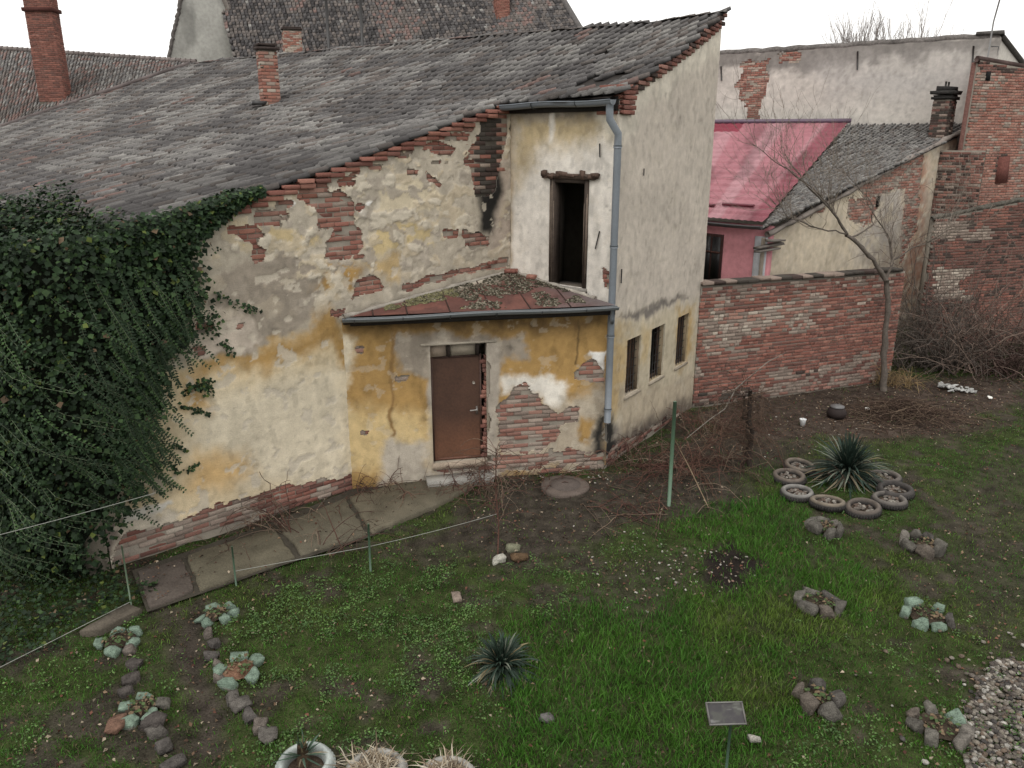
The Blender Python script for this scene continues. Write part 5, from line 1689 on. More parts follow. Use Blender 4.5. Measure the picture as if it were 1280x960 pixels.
def lone_stone(name, px, py, size, col, label, cat='stone', block=True, dz=.03):
    SEED[0] += 1
    V, F, C = rock(gpt(px, py, dz), size, col, SEED[0], block=block)
    return tag(MB().add(V, F, C).build(name, M['stone']), label, cat)
lone_stone('brick', 146, 909, (.25, .17, .10), lin(112, 82, 66), 'orange brown brick lying beside the green block ring', 'brick')
lone_stone('stone', 622, 702, (.20, .14, .12), lin(158, 155, 142), 'whitish block lying at the foot of the thin vine')
lone_stone('stone', 648, 699, (.24, .18, .16), lin(96, 74, 52), 'rusty brown block lying at the foot of the thin vine')
lone_stone('stone', 640, 688, (.20, .14, .12), lin(116, 116, 92), 'mossy grey block behind the rusty brown block')
lone_stone('stone', 571, 747, (.20, .12, .06), lin(128, 112, 100), 'flat pinkish stone flush with the weedy lawn')
lone_stone('stone', 683, 900, (.14, .11, .07), lin(96, 92, 90), 'small grey stone in the grass in front of the lone yucca')
lone_stone('stone', 943, 927, (.12, .09, .07), lin(140, 136, 126), 'small pale stone behind the metal plate on its post', dz=.05)
mb = MB()
for k in range(240):
    px, py = (R.normal(840, 45), R.normal(712, 22)) if k < 130 else (R.uniform(640, 760), R.normal(598, 6)) if k < 190 else (R.uniform(930, 1100), R.normal(530, 16))
    SEED[0] += 1
    p = gpt(px, py, .012)
    if sdpoly(p[0:1], p[1:2], FOOT)[0] < .05: continue
    s_ = R.uniform(.012, .036)
    V, F, C = rock(p, (s_ * 1.4, s_, s_ * .7), [lin(160, 154, 144), lin(118, 92, 80), lin(104, 94, 86)][R.integers(0, 3)], SEED[0], cuts=5)
    mb.add(V, F, C)
tag(mb.build('rubble', M['stone']), 'crumbs of plaster and brick rubble strewn over the soil', 'rubble', kind='stuff')

# ---- pebbles in the corner
mb = MB()
gpoly = np.array(GRAVEL)
ico = np.array([(0, 0, 1), (.89, 0, .45), (.28, .85, .45), (-.72, .53, .45), (-.72, -.53, .45), (.28, -.85, .45), (.72, .53, -.45), (-.28, .85, -.45), (-.89, 0, -.45), (-.28, -.85, -.45), (.72, -.53, -.45), (0, 0, -1)])
icf = [(0, 1, 2), (0, 2, 3), (0, 3, 4), (0, 4, 5), (0, 5, 1), (1, 6, 2), (2, 7, 3), (3, 8, 4), (4, 9, 5), (5, 10, 1), (6, 7, 2), (7, 8, 3), (8, 9, 4), (9, 10, 5), (10, 6, 1), (11, 7, 6), (11, 8, 7), (11, 9, 8), (11, 10, 9), (11, 6, 10)]
icf = np.array(icf)
lo, hi = gpoly.min(0) - .6, gpoly.max(0) + .6
npb = 0
pebs = [lin(112, 104, 92), lin(98, 90, 82), lin(132, 124, 112), lin(86, 78, 72), lin(108, 92, 78), lin(72, 68, 65), lin(158, 153, 144)]
for k in range(14000):
    x_, y_ = R.uniform(lo[0], hi[0]), R.uniform(lo[1], hi[1])
    d_ = sdpoly(np.array([x_]), np.array([y_]), gpoly)[0] + (vnoise(x_ * 4, y_ * 4, 5) - .5) * .5
    if d_ > .05 and R.random() > .06 * math.exp(-d_ * 3): continue
    s_ = R.uniform(.010, .034)
    V = ico * np.array([s_ * R.uniform(.9, 1.5), s_, s_ * R.uniform(.5, .8)])
    a_ = R.uniform(0, 6.28); ca, sa = math.cos(a_), math.sin(a_)
    V = V @ np.array([[ca, sa, 0], [-sa, ca, 0], [0, 0, 1]])
    z_ = float(gz(np.array([x_]), np.array([y_]))[0])
    mb.add(V + np.array([x_, y_, z_ + s_ * .4 + R.uniform(0, .03)]), icf, pebs[R.integers(0, 7)] * R.uniform(.75, 1.15)); npb += 1
tag(mb.build('pebbles', M['stone'], smooth=True), 'bed of rounded river pebbles beside the lawn', 'pebbles', kind='stuff')
print('pebbles', npb)
# ------------------------------------------------------------------ tyres and yuccas
def tyre(px, py, label, cat='tyre', R0=.29, tilt=(0, 0), paint=lin(140, 132, 122), tread=lin(46, 43, 41), h=.135, group='old tyres ringing the big yucca', stones=True, name='tyre', dz=0.0):
    c = gpt(px, py, dz)
    t = thing(name, c, label, cat, group)
    hole = R0 * .63
    prof = [(hole, .03), (hole + .005, h * .55), (hole + .025, h * .9), (hole + .05, h * 1.02), (R0 * .84, h), (R0 * .95, h * .88), (R0, h * .66), (R0 * 1.01, h * .35), (R0 * .97, .0)]
    cols = [tread * .6, tread * .8, paint * .85, paint, paint * 1.0, paint * .8, tread * 1.3, tread, tread * .8]
    mb = MB(); lathe(mb, (0, 0, 0), prof, np.array(cols), 32, .012)
    V = mb.v[0]
    V = V + np.outer(V[:, 0], [0, 0, tilt[0]]) + np.outer(V[:, 1], [0, 0, tilt[1]])
    a_ = np.arctan2(V[:, 1], V[:, 0]); n_ = fbm(np.cos(a_) * 3 + px, np.sin(a_) * 3 + V[:, 2] * 20, 9, 3)
    mb.v[0] = V + c
    mb.c[0] = mb.c[0] * (.62 + .76 * n_)[:, None]
    mb.build('casing', M['rubber'], t, smooth=True)
    mb = MB()                                    # tread blocks round the side
    for k in range(40):
        x_ = k * 2 * math.pi / 40
        e = np.array([math.cos(x_), math.sin(x_), 0]); f_ = np.array([-e[1], e[0], 0])
        p = c + e * (R0 * 1.0) + UP * (h * .36 + (e[0] * tilt[0] + e[1] * tilt[1]) * R0)
        mb.box(p, (.022, R0 * .10, h * .5), tread * R.uniform(.8, 1.3), [e, f_, UP], .002)
    mb.build('tread', M['rubber'], t)
    mb = MB()
    aa_ = np.linspace(0, 6.28, 15)[:-1]
    V = [c + UP * .07] + [c + np.array([math.cos(x_) * hole * 1.05, math.sin(x_) * hole * 1.05, .06]) for x_ in aa_]
    mb.add(V, [(0, i, i % 14 + 1) for i in range(1, 15)], lin(70, 58, 48)); mb.build('soil', M['soil'], t)
    if stones:
        mb = MB()
        for k in range(26):
            rr_, x_ = hole * .85 * math.sqrt(R.random()), R.uniform(0, 6.28)
            SEED[0] += 1; s_ = R.uniform(.03, .07)
            Vv, F, C = rock(c + np.array([math.cos(x_) * rr_, math.sin(x_) * rr_, .085]), (s_ * 1.3, s_, s_ * .7), [lin(134, 128, 118), lin(106, 98, 90), lin(94, 78, 68)][R.integers(0, 3)], SEED[0], cuts=5)
            mb.add(Vv, F, C)
        mb.build('stones', M['stone'], t, kind='stuff')
    return t, c
TG = 'old tyres ringing the big yucca'
tl = [(999, 586, 'tyre half hidden behind the big yucca, next to the tan tyre'), (986, 599, 'tan tyre of the yucca ring closest to the gnarled vine'), (996, 619, 'tyre with the palest grey sidewall of the yucca ring'),
      (1034, 632, 'light tan tyre of the yucca ring closest to the small grey stone ring'), (1078, 639, 'brown tyre of the yucca ring between the light tan and the grey tyre'), (1111, 630, 'grey tyre of the yucca ring between the brown and the black tyre'),
      (1118, 619, 'black tyre of the ring round the big yucca'), (1104, 602, 'tyre half hidden behind the big yucca, next to the black tyre')]
pcs = [c_ * .62 for c_ in [lin(132, 118, 104), lin(128, 114, 102), lin(146, 142, 136), lin(142, 128, 110), lin(112, 100, 90), lin(122, 114, 106), lin(84, 78, 74), lin(120, 110, 102)]]
for k, (px, py, lab) in enumerate(tl):
    tyre(px, py, lab, paint=pcs[k], R0=.285 * R.uniform(.95, 1.05), tilt=(R.normal(0, .06), R.normal(0, .05)), group=TG)
def yucca(px, py, n, ln, wid, label, name='yucca', col=lin(50, 68, 60), spread=1.0, lowdroop=.5, dz=0.0, stem=.08):
    c = gpt(px, py, dz)
    t = thing(name, c, label, 'yucca')
    mb = MB(); mbd = MB()
    for k in range(n):
        q = (k + .5) / n
        az = k * 2.399963 + R.normal(0, .45)
        el = math.radians(82 - 100 * q ** 1.15 * spread + R.normal(0, 10))
        L_ = ln * R.uniform(.55, 1.15) * (1 - .15 * abs(q - .5))
        d_ = np.array([math.cos(az) * math.cos(el), math.sin(az) * math.cos(el), math.sin(el)])
        drp = (.10 + .55 * q) * lowdroop
        sd = np.array([-math.sin(az), math.cos(az), 0])
        nr_ = np.cross(sd, d_)
        ts = np.array([0, .2, .45, .7, .88, 1.0])
        w_ = np.array([.55, .9, 1.0, .8, .42, .02]) * wid * R.uniform(.8, 1.2)
        ctr = c + UP * stem + d_ * (ts * L_)[:, None] - UP * (drp * L_ * ts ** 2.4)[:, None] + sd * (R.normal(0, .13) * L_ * ts ** 2)[:, None]
        ctr[:, 2] = np.maximum(ctr[:, 2], c[2] + .012)
        fold = nr_ * (w_ * .45)[:, None]
        V = np.concatenate([ctr - sd * w_[:, None] - fold * -1, ctr, ctr + sd * w_[:, None] - fold * -1])
        F = []
        for i in range(5):
            F += [(i, 6 + i, 7 + i, i + 1), (6 + i, 12 + i, 13 + i, 7 + i)]
        cc_ = col * R.uniform(.65, 1.35)
        if R.random() < .12: cc_ = lin(120, 126, 112) * R.uniform(.7, 1)
        if R.random() < .05: cc_ = lin(132, 118, 84) * R.uniform(.6, 1)
        if q > .86 and R.random() < .7:
            mbd.add(V, F, lin(124, 112, 88) * R.uniform(.6, 1))
        else:
            C = np.tile(cc_, (18, 1)); C[[0, 6, 12]] *= .7
            mb.add(V, F, C)
    mb.build('leaves', M['leaf'], t)
    if mbd.n: mbd.build('dead_leaves', M['litter'], t)
    mb = MB(); mb.tube([c - UP * .03, c + UP * (stem + .12)], [.07, .05], lin(80, 64, 48), 8); mb.build('stem', M['bark'], t)
    return c
yucca(1058, 600, 400, .88, .019, 'large spiky yucca growing inside the ring of tyres', col=lin(42, 56, 48), lowdroop=1.0, stem=.16, spread=.85)
yucca(627, 836, 330, .54, .015, 'lone spiky yucca in the middle of the open lawn', col=lin(48, 62, 52), lowdroop=1.15, stem=.06, spread=.82)

# white painted tyre planters at the near edge
WG = 'white painted tyre planters'
_, c1 = tyre(382, 964, 'white painted tyre planter holding a small green yucca', 'planter', .275, (0, .04), lin(158, 164, 160), lin(146, 152, 148), .16, WG, False, 'tyre_planter')
tyre(470, 978, 'white tyre planter under a heap of straw coloured leaves, next to the yucca planter', 'planter', .30, (0, .03), lin(150, 147, 139), lin(138, 134, 127), .16, WG, False, 'tyre_planter')
tyre(558, 990, 'white tyre planter full of dry straw, further from the yucca planter', 'planter', .31, (0, .02), lin(150, 147, 139), lin(138, 134, 127), .16, WG, False, 'tyre_planter')
tyre(734, 1006, 'white tyre planter standing alone between the straw planters and the metal plate', 'planter', .30, (0, .02), lin(158, 156, 150), lin(140, 136, 130), .16, WG, False, 'tyre_planter')
cy = yucca(380, 957, 46, .30, .010, 'small green yucca inside the white tyre planter', col=lin(66, 84, 70), stem=.1, lowdroop=.4, spread=.7, dz=.05)
def straw(px, py, n, ln, label, rad=.22):
    c = gpt(px, py, .15)
    mb = MB()
    for k in range(n):
        az = R.uniform(0, 6.28); el = R.uniform(.05, 1.2) if R.random() < .85 else R.uniform(1.0, 1.5)
        p0 = c + np.array([R.normal(0, rad * .4), R.normal(0, rad * .4), 0])
        L_ = ln * R.uniform(.5, 1.3)
        d_ = np.array([math.cos(az) * math.cos(el), math.sin(az) * math.cos(el), math.sin(el)])
        ts = np.linspace(0, 1, 6)
        dr = R.uniform(.3, 1.0)
        ctr = p0 + d_ * (ts * L_)[:, None] - UP * (dr * L_ * ts ** 2)[:, None] + np.cross(d_, UP) * (R.normal(0, .1) * L_ * ts ** 2)[:, None]
        ctr[:, 2] = np.maximum(ctr[:, 2], c[2] - .06 + R.uniform(0, .05))
        sd = unit(np.cross(d_, UP) + R.normal(0, .2, 3)); w_ = np.array([.9, 1, .9, .75, .5, .08])[:, None] * R.uniform(.004, .009)
        V = np.concatenate([ctr - sd * w_, ctr + sd * w_])
        mb.add(V, [(i, 6 + i, 7 + i, i + 1) for i in range(5)], [lin(164, 148, 122), lin(142, 124, 98), lin(184, 172, 150), lin(112, 94, 74)][R.integers(0, 4)] * R.uniform(.7, 1.1))
    t = thing('dry_clump', c, label, 'dry plant', 'dry straw clumps in the white planters')
    mb.build('leaves', M['litter'], t)
straw(470, 978, 260, .33, 'dry clump of long straw leaves in the planter next to the yucca planter')
straw(558, 990, 260, .33, 'dry clump of straw leaves in the planter further from the yucca planter')

# ------------------------------------------------------------------ metal plate on a post
pbase = np.array([at(908, 960, 6.05)[0], 6.05, 0]); pbase[2] = float(gz(pbase[0:1], pbase[1:2])[0])
ptop = at(907, 892, 6.05)
sg_ = thing('label_plate', pbase, 'weathered metal plate on a thin green post in the lawn', 'sign')
MB().tube([pbase - UP * .1, np.array([pbase[0], pbase[1], ptop[2] - .03])], .014, lin(64, 84, 70), 8).build('post', M['metal'], sg_)
X = unit([1, .12, -.07]); Yv = unit(np.array([-.05, .80, .62])); Yv = unit(Yv - X * (X @ Yv)); Zv = np.cross(X, Yv)
Ug, Vg = np.meshgrid(np.linspace(-.168, .168, 40), np.linspace(-.09, .09, 26))
n1 = fbm(Ug * 18, Vg * 18, 5, 4); n2 = fbm(Ug * 7 + 3, Vg * 30, 6, 3)
cp = lin(46, 42, 44) * (.6 + .8 * n1)[..., None]
wh = sstep(.55, .66, n2)[..., None]; cp = cp * (1 - wh) + lin(98, 97, 95) * wh
gq = sstep(.55, .7, n1)[..., None] * .5; cp = cp * (1 - gq) + lin(66, 68, 58) * gq
mb = MB().grid(ptop + X * Ug[..., None] + Yv * Vg[..., None] + Zv * .009, cp)
mb.box(ptop, (.345, .19, .014), lin(96, 92, 90), [X, Yv, Zv])
mb.build('plate', M['metal'], sg_)
mb = MB()
for s_ in (-1, 1):
    mb.box(ptop + Yv * s_ * .095 + Zv * .006, (.355, .012, .03), lin(104, 102, 98), [X, Yv, Zv]); mb.box(ptop + X * s_ * .172 + Zv * .006, (.012, .18, .028), lin(96, 92, 88), [X, Yv, Zv])
mb.build('rim', M['metal'], sg_)

# ------------------------------------------------------------------ stakes and cords
def stake(px, pyb, pyt, r, col, label):
    b = gpt(px, pyb); F = b[1]
    z = at(px, pyt, F)[2]
    tp = np.array([b[0] + R.normal(0, .02), F, z])
    o = MB().tube([b - UP * .1, (b + tp) / 2, tp], [r, r, r * .95], jitter_col(col, .1, 3), 8).build('stake', M['metal'])
    tag(o, label, 'stake', 'green garden stakes')
    return tp
GRN = lin(70, 92, 74)
stake(836, 632, 502, .032, lin(84, 108, 88), 'thick pale green stake standing in the brambles by the barred windows')
s1 = stake(463, 712, 655, .016, GRN, 'thin green stake at the lawn edge of the path, joined by cords on both sides')
s2 = stake(295, 730, 683, .013, GRN, 'thin green stake at the path corner where the cord ends')
s3 = stake(164, 757, 682, .011, lin(96, 112, 92), 'thin green stake next to the ivy on the path')
stake(310, 640, 580, .010, lin(96, 84, 70), 'thin brown rod standing against the brick plinth')
def cord(p, q, sag, label, r=.0045, col=lin(140, 141, 134)):
    t_ = np.linspace(0, 1, 16)[:, None]
    P = np.asarray(p) + (np.asarray(q) - np.asarray(p)) * t_ - UP * (sag * 4 * t_ * (1 - t_))
    tag(MB().tube(P, r, col, 5).build('cord', M['white']), label, 'cord', 'cords strung between the stakes')
mid1 = np.array([s1[0], s1[1], at(463, 683, s1[1])[2]])
cord(np.array([s2[0], s2[1], at(295, 714, s2[1])[2]]), mid1, .0, 'pale cord stretched between the path stakes')
pe = gpt(622, 664); pe[2] = .30
cord(mid1, pe, .02, 'pale cord running from a path stake to the thin vine')
pe2 = gpt(-30, 862); pe2[2] = .12
cord(np.array([s3[0], s3[1], at(165, 757, s3[1])[2] + .06]), pe2, .0, 'pale cord along the edge of the ground ivy')
cord(at(195, 616, 9.6), at(-30, 676, 8.6), .01, 'pale cord running into the hanging ivy')

# ------------------------------------------------------------------ brambles, vines, brush
def cane(p0, d, L_, droop, r, wig=.12, n=14):
    d = unit(d)
    ts = np.linspace(0, 1, n)
    s_ = unit(np.cross(d, UP) + 1e-3)
    w = np.cumsum(R.normal(0, wig * L_ / n, (n, 2)), 0)
    P = np.asarray(p0) + d * (ts * L_)[:, None] - UP * (droop * L_ * ts ** 2)[:, None] + s_ * w[:, :1] + UP * w[:, 1:] * .6
    g_ = np.array([gz(P[i:i + 1, 0], P[i:i + 1, 1])[0] for i in range(n)]) + .015
    P[:, 2] = np.maximum(P[:, 2], g_)
    return P
REDC = [lin(94, 62, 53), lin(82, 58, 50), lin(108, 76, 63), lin(92, 76, 63), lin(118, 100, 83)]
def bramble(px, py, n, L_, label, rad=.4, el=(.3, 1.2), cols=REDC, r=.007, droop=(.5, 1.1), az=None, name='bramble', side=2, grp='leafless brambles by the house', cat='bramble', h0=0.0, twl=.4):
    n = int(n * 1.5); r = r * 1.1; side = side + 1
    c = gpt(px, py)
    t = thing(name, c, label, cat, grp)
    mb = MB(); mt = MB()
    for k in range(n):
        a_ = R.uniform(0, 6.28) if az is None else R.normal(az[0], az[1])
        e_ = R.uniform(*el)
        p0 = c + np.array([R.normal(0, rad), R.normal(0, rad * .5), h0])
        p0[2] = gz(p0[0:1], p0[1:2])[0] - .02 + h0
        P = cane(p0, [math.cos(a_) * math.cos(e_), math.sin(a_) * math.cos(e_), math.sin(e_)], L_ * R.uniform(.5, 1.2), R.uniform(*droop), r)
        col = cols[R.integers(0, len(cols))] * R.uniform(.7, 1.2)
        mb.tube(P, np.linspace(r * R.uniform(.8, 1.3), r * .35, len(P)), col, 5, cap=False)
        for q in range(side):
            i = R.integers(3, len(P) - 2)
            mt.tube(cane(P[i], R.normal(0, 1, 3) + np.array([0, 0, .4]), twl * R.uniform(.5, 1.4), .3, r * .5, n=6), [r * .5] * 3 + [r * .3] * 3, col * 1.05, 4, cap=False)
    mb.build('canes', M['bark'], t, kind='stuff')
    if mt.n: mt.build('twigs', M['bark'], t, kind='stuff')
    return t
bramble(368, 668, 12, 2.3, 'long reddish bramble canes arching over the path from a crack in the slabs', .12, (.5, 1.2), az=(2.7, .5), droop=(.5, .9))
bramble(400, 690, 7, 1.7, 'short reddish bramble canes leaning from the lawn edge back to the plinth', .15, (.5, 1.1), az=(1.2, .7))
bramble(500, 612, 34, 1.3, 'dense reddish bramble thicket along the porch wall beside the door', .65, (.3, 1.35), droop=(.4, 1.0), side=3)
bramble(300, 655, 12, 1.5, 'sparse red canes lying along the brick plinth', .5, (.2, .9), az=(.6, 1.2))
bramble(600, 610, 20, 1.2, 'tangle of thin brown canes before the door step', .4, (.4, 1.4), droop=(.3, .9), side=3)
bramble(690, 600, 14, .9, 'low brown canes between the door and the downpipe', .5, (.2, 1.2), droop=(.4, 1.0), side=3)
bramble(800, 575, 26, 1.3, 'brown bramble canes climbing below the barred windows', .5, (.4, 1.4), droop=(.3, .9), side=3)
bramble(870, 590, 60, 1.5, 'dense reddish brown bramble mass beside the thick green stake', .6, (.2, 1.3), droop=(.4, 1.0), side=3)
bramble(900, 540, 44, 1.3, 'brown bramble tangle at the corner of house and garden wall', .5, (.3, 1.3), droop=(.3, .9), side=3)
bramble(800, 640, 16, 1.2, 'thin trailing canes over bare soil in front of the green stake', .5, (.1, .8), droop=(.4, 1.0), side=2)
# thin vine on the lawn edge
vb0 = gpt(622, 695)
v = thing('thin_vine', vb0, 'thin upright reddish vine stem rising from bare soil by two blocks', 'vine')
tops = at(620, 560, vb0[1])
mb = MB().tube([vb0 - UP * .05, vb0 + UP * .5 + np.array([.02, 0, 0]), vb0 + UP * 1.0 + np.array([-.02, 0, 0]), np.array([tops[0], vb0[1], tops[2]])], [.012, .011, .009, .006], REDC[0], 6)
mb.build('stem', M['bark'], v)
mt = MB()
for k in range(46):
    z_ = R.uniform(.3, float(tops[2]))
    a_ = R.uniform(0, 6.28)
    mt.tube(cane(vb0 + UP * z_, [math.cos(a_), math.sin(a_), R.uniform(-.1, .9)], R.uniform(.3, .9), R.uniform(.2, .8), .004, n=9), np.linspace(.005, .002, 9), REDC[R.integers(0, 5)], 4, cap=False)
mt.build('twigs', M['bark'], v, kind='stuff')
# gnarled old vine on the mound
ob = gpt(938, 590)
ov = thing('old_vine', ob, 'gnarled leafless grapevine with drooping shoots on a dark mound', 'vine')
def wob(p, q, n, s): 
    t_ = np.linspace(0, 1, n)[:, None]
    W = R.normal(0, s, (n, 3)); W[0] = 0; W[-1] = 0
    return np.asarray(p) + (np.asarray(q) - np.asarray(p)) * t_ + W
ot = at(938, 488, ob[1])
mb = MB()
mb.tube(wob(ob - UP * .1, ot, 9, .025), np.linspace(.05, .035, 9), lin(62, 52, 46), 7)
mb.tube(wob(ob + np.array([-.1, .05, -.1]), ot + np.array([-.1, 0, -.1]), 9, .04), np.linspace(.035, .02, 9), lin(70, 58, 50), 6)
mb.build('trunk', M['bark'], ov)
mt = MB()
for k in range(150):
    a_ = R.uniform(0, 6.28)
    mt.tube(cane(ot + R.normal(0, .16, 3) - UP * R.uniform(-.1, .95), [math.cos(a_), math.sin(a_), R.uniform(-.3, 1.3)], R.uniform(.25, .95), R.uniform(.0, 1.3), .006, .55), np.linspace(.007, .0025, 14), lin(84, 66, 54) * R.uniform(.7, 1.3), 4, cap=False)
mt.build('shoots', M['bark'], ov, kind='stuff')
br_ = MB()
ends = [at(860, 546, ob[1] - .3), at(885, 525, ob[1] - .1), at(905, 510, ob[1]), at(920, 484, ob[1]), at(960, 452, ob[1] + .2), at(985, 440, ob[1] + .3)]
br_.tube(np.array(ends) + R.normal(0, .02, (6, 3)), [.005, .008, .010, .011, .008, .004], lin(124, 117, 107), 6)
br_.build('pale_branch', M['bark'], ov)
mt2 = at(848, 520, ob[1] - .4)
lb = MB().tube([at(838, 540, ob[1] - .9), at(862, 585, ob[1] - 1.0), gpt(886, 635, .05)], [.009, .010, .008], lin(128, 108, 84), 6)
tag(lb.build('cane', M['bark']), 'straight tan cane leaning against the thick green stake', 'cane')

# ------------------------------------------------------------------ bare trees
def grow(mb_trunk, mb_twig, P0, d, L_, r, lvl, maxl, spread, upb, col, nb=(2, 4), minr=.004, bend=.12):
    n = 6
    P = [np.asarray(P0, float)]
    dd = unit(d)
    for i in range(n):
        dd = unit(dd + R.normal(0, bend, 3) + UP * upb)
        P.append(P[-1] + dd * L_ / n)
    P = np.array(P)
    rr_ = np.linspace(r, r * .62, n + 1)
    (mb_trunk if lvl < 2 else mb_twig).tube(P, rr_, col * R.uniform(.85, 1.15), 7 if lvl < 1 else 5 if lvl < 3 else 3, cap=False)
    if lvl >= maxl: return
    for k in range(R.integers(nb[0], nb[1] + 1)):
        i = R.integers(2, n + 1)
        nd = unit(dd + R.normal(0, spread, 3))
        grow(mb_trunk, mb_twig, P[i], nd, L_ * R.uniform(.55, .85), max(rr_[i] * R.uniform(.45, .7), minr), lvl + 1, maxl, spread, upb, col, nb, minr, bend)
    grow(mb_trunk, mb_twig, P[-1], dd + R.normal(0, spread * .4, 3), L_ * .75, max(rr_[-1] * .8, minr), lvl + 1, maxl, spread, upb, col, nb, minr, bend)
# tree by the garden wall
FT = 18.35
tb0 = gpt(1104, 487)
FT = tb0[1]
tree = thing('bare_tree', tb0, 'leafless tree leaning over the end of the garden wall', 'tree')
TC = lin(96, 87, 79)
def tp(px, py, dF=0.0): return at(px, py, FT + dF)
mb, mt = MB(), MB()
limbs = [([tb0 - UP * .1, tp(1106, 430), tp(1110, 390), tp(1108, 350)], [.13, .115, .105, .10]),
         ([tp(1108, 352), tp(1092, 325, -.1), tp(1068, 300, -.2), tp(1058, 292, -.2)], [.095, .085, .075, .07]),
         ([tp(1058, 292, -.2), tp(1040, 262, -.3), tp(1010, 232, -.4), tp(975, 205, -.5), tp(938, 178, -.6)], [.06, .04, .028, .018, .008]),
         ([tp(1058, 292, -.2), tp(1035, 255, -.1), tp(1005, 225, 0), tp(980, 192, 0)], [.04, .026, .018, .008]),
         ([tp(1058, 292, -.2), tp(1020, 285, -.4), tp(985, 270, -.6), tp(960, 245, -.7)], [.035, .025, .016, .008]),
         ([tp(1066, 297, -.2), tp(1090, 282, 0), tp(1092, 255, .1), tp(1062, 222, .2), tp(1030, 195, .3)], [.035, .028, .02, .014, .007]),
         ([tp(1108, 350), tp(1116, 325, .1), tp(1112, 300, .2), tp(1096, 272, .3), tp(1084, 255, .3)], [.06, .045, .035, .02, .01]),
         ([tp(1112, 330, .1), tp(1140, 310, .1), tp(1165, 300, 0), tp(1190, 285, 0)], [.04, .025, .016, .008])]
for P, r_ in limbs:
    P = np.array(P)
    t_ = np.linspace(0, len(P) - 1, len(P) * 4)
    Pi = np.stack([np.interp(t_, np.arange(len(P)), P[:, q]) for q in range(3)], 1) + R.normal(0, .012, (len(t_), 3))
    ri = np.interp(t_, np.arange(len(P)), r_) * .60 * R.uniform(.86, 1.14, len(t_))
    mb.tube(Pi, ri, TC * R.uniform(.9, 1.1), 7)
    if len(P) > 4 or r_[0] < .05:
        for k in range(20):
            i = R.integers(3, len(Pi) - 1)
            d_ = unit(Pi[min(i + 1, len(Pi) - 1)] - Pi[i - 1]) + R.normal(0, .55, 3) + UP * .25
            grow(mt, mt, Pi[i], d_, R.uniform(.45, 1.0), max(ri[i] * .45, .006), 2, 4, .45, .06, lin(128, 116, 104), (1, 2), .0035)
mb.build('trunk', M['bark'], tree)
mt.build('crown', M['bark'], tree)
# withered stalks round its foot
bramble(1115, 480, 40, 1.0, 'pale straw stalks round the foot of the leaning bare tree', .28, (.7, 1.5), [lin(150, 124, 82), lin(128, 104, 72), lin(100, 84, 64)], .008, (.1, .9), None, 'dry_stalks', 2, 'dry growth in the far corner', 'dry plant')
# thickets in the far corner
for (px, py, n, L_, lab, cl) in ((1160, 458, 160, 3.9, 'dark thicket of bare stems between the bare tree and the boundary wall', lin(86, 77, 70)),
                                 (1215, 462, 90, 4.4, 'bare shrub with upright brown stems against the soot darkened wall', lin(112, 94, 83)),
                                 (1262, 468, 90, 3.2, 'bare shrub spreading low along the soot darkened wall', lin(78, 60, 54))):
    c = gpt(px, py)
    t = thing('bare_shrub', c, lab, 'shrub', 'bare shrubs in the far corner')
    mb, mt = MB(), MB()
    for k in range(n):
        a_ = R.uniform(0, 6.28); e_ = R.uniform(.6, 1.5)
        p0 = c + np.array([R.normal(0, .55), R.normal(0, .3), -.05])
        P = cane(p0, [math.cos(a_) * math.cos(e_), math.sin(a_) * math.cos(e_), math.sin(e_)], L_ * R.uniform(.4, 1.2), R.uniform(0, .7), .012, .18)
        mb.tube(P, np.linspace(.016 * R.uniform(.5, 1.3), .004, len(P)), cl * R.uniform(.6, 1.5), 5, cap=False)
        for q in range(5):
            i = R.integers(3, len(P))
            mt.tube(cane(P[i], R.normal(0, 1, 3) + UP * .5, R.uniform(.3, .9), .3, .005, .2, 7), np.linspace(.006, .0025, 7), cl * R.uniform(.8, 1.7), 4, cap=False)
    mb.build('stems', M['bark'], t, kind='stuff'); mt.build('twigs', M['bark'], t, kind='stuff')
c = gpt(1130, 520)                        # brush pile
bp = thing('brush_pile', c, 'low heap of dead brown twigs on bare soil near the far corner', 'brush pile')
mb = MB()
for k in range(900):
    x_, y_ = R.normal(0, .75), R.normal(0, .5)
    hh = .42 * math.exp(-(x_ / .8) ** 2 - (y_ / .55) ** 2) * R.random() ** .5
    p0 = c + np.array([x_, y_, hh])
    a_ = R.uniform(0, 6.28)
    mb.tube(cane(p0, [math.cos(a_), math.sin(a_), R.normal(.05, .2)], R.uniform(.2, .7), .25, .004, .2, 6), np.linspace(.006, .003, 6), [lin(92, 72, 60), lin(72, 56, 48), lin(116, 96, 78)][R.integers(0, 3)] * R.uniform(.6, 1.2), 4, cap=False)
mb.build('twigs', M['bark'], bp, kind='stuff')
# tree beyond the party wall
fb = at(1112, 100, 44.0); fb[2] = 0
ft = thing('bare_tree', fb, 'leafless tree with fine upright twigs beyond the blank party wall', 'tree')
mb, mt = MB(), MB()
FC = lin(140, 130, 124)
mb.tube([fb, fb + UP * 3.5, fb + UP * 6.5], [.35, .3, .25], FC * .8, 8)
for k in range(30):
    a_ = R.uniform(0, 6.28)
    grow(mb, mt, fb + UP * R.uniform(5.2, 6.5), [math.cos(a_) * 1.25, math.sin(a_) * .5, R.uniform(.7, 1.3)], R.uniform(2.2, 2.9), .09, 1, 4, .26, .10, FC, (2, 3), .011, .09)
mb.build('trunk', M['bark'], ft); mt.build('crown', M['bark'], ft)

